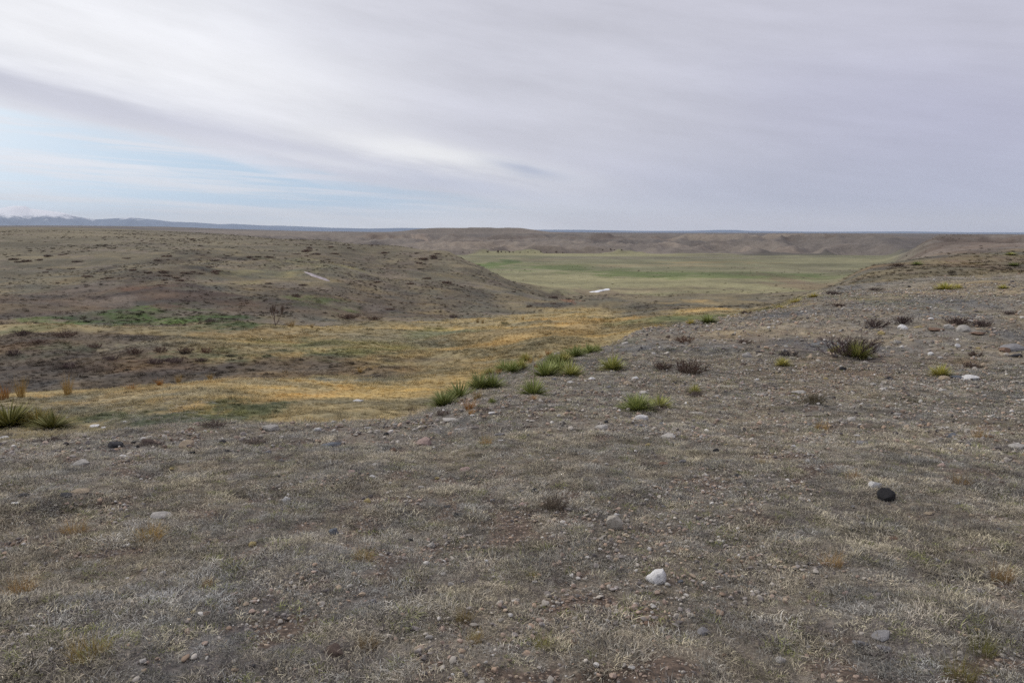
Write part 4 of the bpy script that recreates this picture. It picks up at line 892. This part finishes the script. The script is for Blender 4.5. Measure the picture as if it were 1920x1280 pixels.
# old snow
def snow_mat(c1, c2):
    m, nt, b = new_mat('old_snow'); L = nt.links.new
    n = noise(nt, N(nt, 'ShaderNodeTexCoord').outputs['Object'], 1.4, 5)
    L(mix(nt, rng(nt, n, .35, .7, 0, 1), c1, c2), b.inputs['Base Color']); b.inputs['Roughness'].default_value = .6
    return m
M_SNOW = snow_mat((.86, .87, .88), (.72, .71, .72)); M_SNOW_OLD = snow_mat((.40, .35, .36), (.27, .23, .235))
def snow(path, half, thick, label, seed):
    """a bank of snow along a path of ground points, domed in cross-section"""
    pts = [np.array(hit(*p)) for p in path]; r = np.random.default_rng(seed)
    n = 40; t = np.linspace(0, len(pts) - 1, n); C = np.stack([np.interp(t, np.arange(len(pts)), [p[i] for p in pts]) for i in range(3)], 1)
    hw = np.interp(t, np.arange(len(pts)), half) * (1 + .25 * r.normal(0, 1, n).cumsum() / 6)
    V, F, m = [], [], 9
    for i in range(n):
        T = C[min(i + 1, n - 1)] - C[max(i - 1, 0)]; Nn = np.array([-T[1], T[0]]) / (np.hypot(T[0], T[1]) + 1e-9)
        for k in range(m):
            s = -1 + 2 * k / (m - 1); x, y = C[i, 0] + Nn[0] * hw[i] * s, C[i, 1] + Nn[1] * hw[i] * s
            V.append((x, y, (1 - s * s) ** .6 * thick * min(1, i / 3, (n - 1 - i) / 3) - .08))
    V = np.array(V); V[:, 2] += height(V[:, 0], V[:, 1])
    for i in range(n - 1):
        for k in range(m - 1): F.append((i * m + k, i * m + k + 1, (i + 1) * m + k + 1, (i + 1) * m + k))
    me = mesh_np('snow_patch', V, np.array(F)[:, ::-1], smooth=True); o = obj('snow_patch', me, M_SNOW if seed == 5 else M_SNOW_OLD)
    return tag(o, label, 'snow patch')
snow([(1112, 548), (1119, 547), (1128, 545), (1138, 543), (1144, 543)], [2.6, 1.5, 1.3, 2.4, 3.4], .55, 'bright white snow bank in the dip below the green valley', 5)
snow([(569, 509), (580, 513), (592, 518), (605, 522), (618, 527)], [.3, .5, .75, .85, .45], .25, 'thin greyish streak of snow on the left hillside', 6)

# trees along the far creek
FT = []
for i in range(4):
    m = twig_mesh('creek_tree', 600 + i, 20, .5, .5, .035, sub=4, depth=1); co = np.empty(len(m.vertices) * 3, np.float32); m.vertices.foreach_get('co', co)
    co = co.reshape(-1, 3); co[:, 2] = co[:, 2] * 1.6 + .22
    q = len(co); V = [tuple(v) for v in co]; F = [tuple(p.vertices) for p in m.polygons]
    for z, rr_ in ((0, .06), (.3, .045)):
        for k in range(4): V.append((rr_ * math.cos(k * 1.5708), rr_ * math.sin(k * 1.5708), z))
    F += [(q + k, q + (k + 1) % 4, q + 4 + (k + 1) % 4, q + 4 + k) for k in range(4)]
    me = mesh_np('creek_tree', np.array(V), np.array(F)); me.materials.append(M_TWIG); FT.append(me)
rs = random.Random(5)
for px, h in [(914, 7), (934, 9), (940, 6), (948, 5), (955, 6), (962, 5), (975, 4), (990, 4), (1003, 4), (1014, 5), (1025, 4), (1043, 7), (1055, 4), (1130, 5), (1145, 6), (1152, 5), (1166, 5), (880, 4), (868, 4)]:
    py = 474 if px < 1100 else 470
    X, Y, Z = hit(px, py + rs.uniform(-.5, .5)); o = obj('creek_tree', rs.choice(FT)); s = .75 * h * mpp(Y)
    o.location = (X, Y, Z); o.scale = (s * rs.uniform(.8, 2.0), s * 1.1, s * rs.uniform(.6, 1.1)); o.color = (.95, .85, .8, 1); o.rotation_euler = (0, 0, rs.uniform(0, 6))
    tag(o, 'tiny bare tree in the dark line along the far creek', 'tree', 'bare trees along the far creek')

# ------------------------------------------------------------------ mountains on the horizon
def mount_mat():
    m, nt, b = new_mat('mountain'); L = nt.links.new
    P = N(nt, 'ShaderNodeNewGeometry').outputs['Position']; sx = N(nt, 'ShaderNodeSeparateXYZ'); L(P, sx.inputs[0])
    n = noise(nt, P, .0016, 6, .7)
    h = mathn(nt, 'ADD', sx.outputs[2], mathn(nt, 'MULTIPLY', mathn(nt, 'SUBTRACT', n, .5), 900))
    c = mix(nt, rng(nt, h, 560, 740, 0, 1), (.07, .115, .20), (.90, .89, .91))
    L(c, b.inputs['Base Color']); return m
M_MT = mount_mat()
def range_mesh(name, D, pts, depth, seed, gain):
    """a ridge at distance D following (px, py) crest points, with fore slopes and spurs"""
    px = np.linspace(pts[0][0], pts[-1][0], 260); py = 433 + (np.interp(px, [p[0] for p in pts], [p[1] for p in pts]) - 433) * (1.12 if depth > 5000 else 1)
    x0 = (px - 960) / FPX * D; top = EYE + np.array([math.tan(math.atan((640 - q) / FPX) - PITCH) for q in py]) * D
    base = -150.0; k = 41; V = []
    for j in range(k):
        t = j / (k - 1) * 2 - 1
        y = D + t * depth
        prof = (1 - abs(t)) ** 1.1
        nz = fbm(x0 / 1600, np.full_like(x0, y) / 1600, seed, 5)
        z = base + (top - base) * prof * (1 + nz * gain * (abs(t) + .03) * 1.6)
        V.append(np.stack([x0 * (y / D), np.full_like(x0, y), z], 1))
    V = np.concatenate(V); n = len(px); i, j = np.meshgrid(np.arange(n - 1), np.arange(k - 1)); i, j = i.ravel(), j.ravel()
    q = np.stack([j * n + i, j * n + i + 1, (j + 1) * n + i + 1, (j + 1) * n + i], 1)
    return tag(obj(name, mesh_np(name, V, q, smooth=True), M_MT), kind='structure')
range_mesh('mountains', 38000, [(-420, 418), (-250, 406), (-160, 411), (-60, 400), (0, 399), (20, 394), (40, 391.5), (62, 393), (70, 397), (95, 400), (125, 403), (150, 408), (185, 413), (215, 412), (250, 410), (285, 413), (330, 418), (372, 419), (420, 422), (440, 421), (500, 424), (530, 424), (600, 427), (640, 428), (720, 430), (800, 432)], 6000, 700, 1.3)
range_mesh('hills', 30000, [(500, 428), (640, 428), (700, 428.5), (760, 427.5), (840, 429), (900, 430), (1000, 431), (1090, 431), (1190, 433), (1290, 433), (1340, 431.2), (1372, 431.2), (1400, 433), (1520, 434.5), (1700, 434), (1800, 435.5), (2300, 436)], 3000, 720, .6)

# ------------------------------------------------------------------ haze, sky, sun, camera
HAZE = True
if HAZE:
    bm = bmesh.new(); bmesh.ops.create_cube(bm, size=1)
    x0, x1, y0, y1, z0, z1 = -62000, 62000, -61500, 61500, -420, 1330
    for v in bm.verts: v.co = ((x0 + x1) / 2 + v.co.x * (x1 - x0), (y0 + y1) / 2 + v.co.y * (y1 - y0), (z0 + z1) / 2 + v.co.z * (z1 - z0))
    me = bpy.data.meshes.new('haze'); bm.to_mesh(me); bm.free()
    m = bpy.data.materials.new('haze'); m.use_nodes = True; nt = m.node_tree; nt.nodes.clear()
    v = N(nt, 'ShaderNodeVolumePrincipled'); v.inputs['Color'].default_value = (.80, .89, 1.0, 1); v.inputs['Density'].default_value = 1.6e-5
    nt.links.new(v.outputs[0], N(nt, 'ShaderNodeOutputMaterial').inputs['Volume'])
    tag(obj('haze', me, m), kind='stuff')

SUN_EL, SUN_AZ = math.radians(42), math.radians(-58)       # azimuth from the view direction, negative is left
wd = bpy.data.worlds.new('World'); SC.world = wd; wd.use_nodes = True
nt = wd.node_tree; nt.nodes.clear(); L = nt.links.new
sky = N(nt, 'ShaderNodeTexSky', sky_type='NISHITA', sun_disc=False); sky.sun_elevation = SUN_EL; sky.sun_rotation = SUN_AZ; sky.air_density = 1.0; sky.dust_density = .6
tcw = N(nt, 'ShaderNodeTexCoord').outputs['Generated']
vup = N(nt, 'ShaderNodeVectorMath', operation='MULTIPLY_ADD'); L(tcw, vup.inputs[0]); vup.inputs[1].default_value = (1, 1, 1.6); vup.inputs[2].default_value = (0, 0, .42)
vnm = N(nt, 'ShaderNodeVectorMath', operation='NORMALIZE'); L(vup.outputs[0], vnm.inputs[0]); L(vnm.outputs[0], sky.inputs[0])
sp = N(nt, 'ShaderNodeSeparateXYZ'); L(tcw, sp.inputs[0])
az = mathn(nt, 'ARCTAN2', sp.outputs[0], sp.outputs[1]); el = mathn(nt, 'ARCSINE', sp.outputs[2])
# thin stretched texture of the cloud sheet, streaks falling gently to the right
e2 = mathn(nt, 'ADD', el, mathn(nt, 'MULTIPLY', mathn(nt, 'ADD', az, .588), .17))
def cvec(sa, se, off=0.0):
    c = N(nt, 'ShaderNodeCombineXYZ'); L(mathn(nt, 'MULTIPLY', az, sa), c.inputs[0]); L(mathn(nt, 'MULTIPLY', e2, se), c.inputs[1]); c.inputs[2].default_value = off
    return c.outputs[0]
nA = noise(nt, cvec(2.2, 15, 1), 1.0, 5, .55); nB = noise(nt, cvec(5, 42, 4), 1.0, 5, .6); nC = noise(nt, cvec(1.3, 3.5, 9), 1.0, 4, .5)
cD = N(nt, 'ShaderNodeCombineXYZ'); L(mathn(nt, 'MULTIPLY', az, 3.0), cD.inputs[0]); L(mathn(nt, 'MULTIPLY', mathn(nt, 'ADD', el, mathn(nt, 'MULTIPLY', az, .05)), 75), cD.inputs[1])
nD = noise(nt, cD.outputs[0], 1.0, 6, .6)
nE = noise(nt, cvec(7, 26, 12), 1.0, 6, .62)
ew = mathn(nt, 'ADD', e2, mathn(nt, 'ADD', mathn(nt, 'MULTIPLY', mathn(nt, 'SUBTRACT', nA, .5), .05), mathn(nt, 'MULTIPLY', mathn(nt, 'SUBTRACT', nB, .5), .022)))
def bell(v, c, w):
    t = mathn(nt, 'DIVIDE', mathn(nt, 'SUBTRACT', v, c), w); return mathn(nt, 'POWER', 2.718, mathn(nt, 'MULTIPLY', mathn(nt, 'MULTIPLY', t, t), -1))
def ss(v, a, b):
    n = N(nt, 'ShaderNodeMapRange', interpolation_type='SMOOTHSTEP'); L(v, n.inputs[0]); n.inputs[1].default_value = a; n.inputs[2].default_value = b; return n.outputs[0]
mul = lambda *v: v[0] if len(v) == 1 else mathn(nt, 'MULTIPLY', v[0], mul(*v[1:]))
left = ss(az, .35, -.55)
azw = mathn(nt, 'ADD', az, mathn(nt, 'MULTIPLY', mathn(nt, 'SUBTRACT', nC, .5), .5))
base = mix(nt, ss(azw, -.50, .02), (.82, .83, .875), (.575, .58, .655))
base = mix(nt, ss(azw, .0, .6), base, (.44, .445, .565))
# grey-lavender shelf over the blue gap, bright rim above it
shelf = mul(bell(ew, .158, .024), ss(az, .05, -.30)); base = mix(nt, mul(shelf, .95), base, (.55, .56, .655))
rim = mul(bell(ew, .176, .016), bell(az, -.10, .17)); base = mix(nt, mul(rim, .95), base, (.86, .86, .87))
glow = mul(bell(ew, .225, .05), ss(az, -.02, -.40)); base = mix(nt, mul(glow, .9), base, (.86, .865, .90))
topg = mul(ss(e2, .30, .42), .6); base = mix(nt, mul(topg, ss(az, -.65, -.2)), base, (.58, .58, .66))
spot = mul(bell(ew, .177, .009), bell(az, .02, .05)); base = mix(nt, mul(spot, .9), base, (.45, .49, .61))
rim2 = mul(bell(ew, .148, .006), bell(az, -.19, .12)); base = mix(nt, mul(rim2, .75), base, (.80, .80, .83))
shd = mul(bell(ew, .146, .013), bell(az, -.05, .17)); base = mix(nt, mul(shd, .9), base, (.53, .56, .67))
low = mul(bell(el, .014, .024), ss(az, .5, -.1)); base = mix(nt, mul(low, .8), base, (.82, .83, .85))
lowr = mul(bell(el, .045, .05), ss(az, -.05, .3)); base = mix(nt, mul(lowr, .45), base, (.41, .44, .56))
low2 = mul(bell(el, .010, .014), ss(az, -.2, .2)); base = mix(nt, mul(low2, .7), base, (.60, .57, .62))
tex = mathn(nt, 'ADD', 1.0, mathn(nt, 'ADD', mathn(nt, 'ADD', mathn(nt, 'MULTIPLY', mathn(nt, 'SUBTRACT', nA, .5), .30), mathn(nt, 'MULTIPLY', mathn(nt, 'SUBTRACT', nE, .5), .20)), mathn(nt, 'ADD', mathn(nt, 'MULTIPLY', mathn(nt, 'SUBTRACT', nB, .5), .17), mathn(nt, 'MULTIPLY', mathn(nt, 'SUBTRACT', nC, .5), .22))))
base = mix(nt, 1.0, base, tex, 'MULTIPLY')
gap = mul(ss(ew, .142, .122), ss(el, .004, .036), ss(az, .16, -.28))
wisp = ss(nD, .42, .62); gap = mul(gap, mathn(nt, 'SUBTRACT', 1.0, mul(wisp, .8)), .9)
b1 = N(nt, 'ShaderNodeBackground'); L(mix(nt, 1.0, sky.outputs[0], (1.32, 1.25, 1.0), 'MULTIPLY'), b1.inputs[0]); b1.inputs[1].default_value = .14
b2 = N(nt, 'ShaderNodeBackground'); L(base, b2.inputs[0]); b2.inputs[1].default_value = 1.0
mx = N(nt, 'ShaderNodeMixShader'); L(gap, mx.inputs[0]); L(b2.outputs[0], mx.inputs[1]); L(b1.outputs[0], mx.inputs[2])
b0 = N(nt, 'ShaderNodeBackground'); b0.inputs[0].default_value = (.05, .045, .04, 1)       # below the horizon there is only ground
mg = N(nt, 'ShaderNodeMixShader'); L(ss(el, -.05, -.012), mg.inputs[0]); L(b0.outputs[0], mg.inputs[1]); L(mx.outputs[0], mg.inputs[2])
L(mg.outputs[0], N(nt, 'ShaderNodeOutputWorld').inputs[0])

ld = bpy.data.lights.new('sun', 'SUN'); ld.energy = 1.5; ld.angle = math.radians(10); ld.color = (1, .95, .88)
lo = bpy.data.objects.new('sun', ld); COL.objects.link(lo)
d = Vector((math.sin(SUN_AZ) * math.cos(SUN_EL), math.cos(SUN_AZ) * math.cos(SUN_EL), math.sin(SUN_EL)))
lo.rotation_euler = (-d).to_track_quat('-Z', 'Y').to_euler()

cd = bpy.data.cameras.new('camera'); cd.sensor_width = 36; cd.lens = 36 * FPX / 1920; cd.clip_start = .05; cd.clip_end = 200000
co = bpy.data.objects.new('camera', cd); COL.objects.link(co); co.location = (0, 0, EYE); co.rotation_euler = (math.pi / 2 - PITCH, 0, 0)
SC.camera = co
SC.render.resolution_x, SC.render.resolution_y = 1024, 682
SC.view_settings.view_transform = 'Standard'; SC.view_settings.look = 'None'; SC.view_settings.gamma = 1; SC.view_settings.exposure = 0.1
SC.cycles.use_denoising = False; SC.cycles.use_adaptive_sampling = False; SC.cycles.denoiser = 'OPENIMAGEDENOISE'; SC.cycles.denoising_input_passes = 'RGB_ALBEDO_NORMAL'; SC.cycles.denoising_prefilter = 'NONE'; SC.cycles.max_bounces = 4; SC.cycles.diffuse_bounces = 2; SC.cycles.volume_bounces = 1
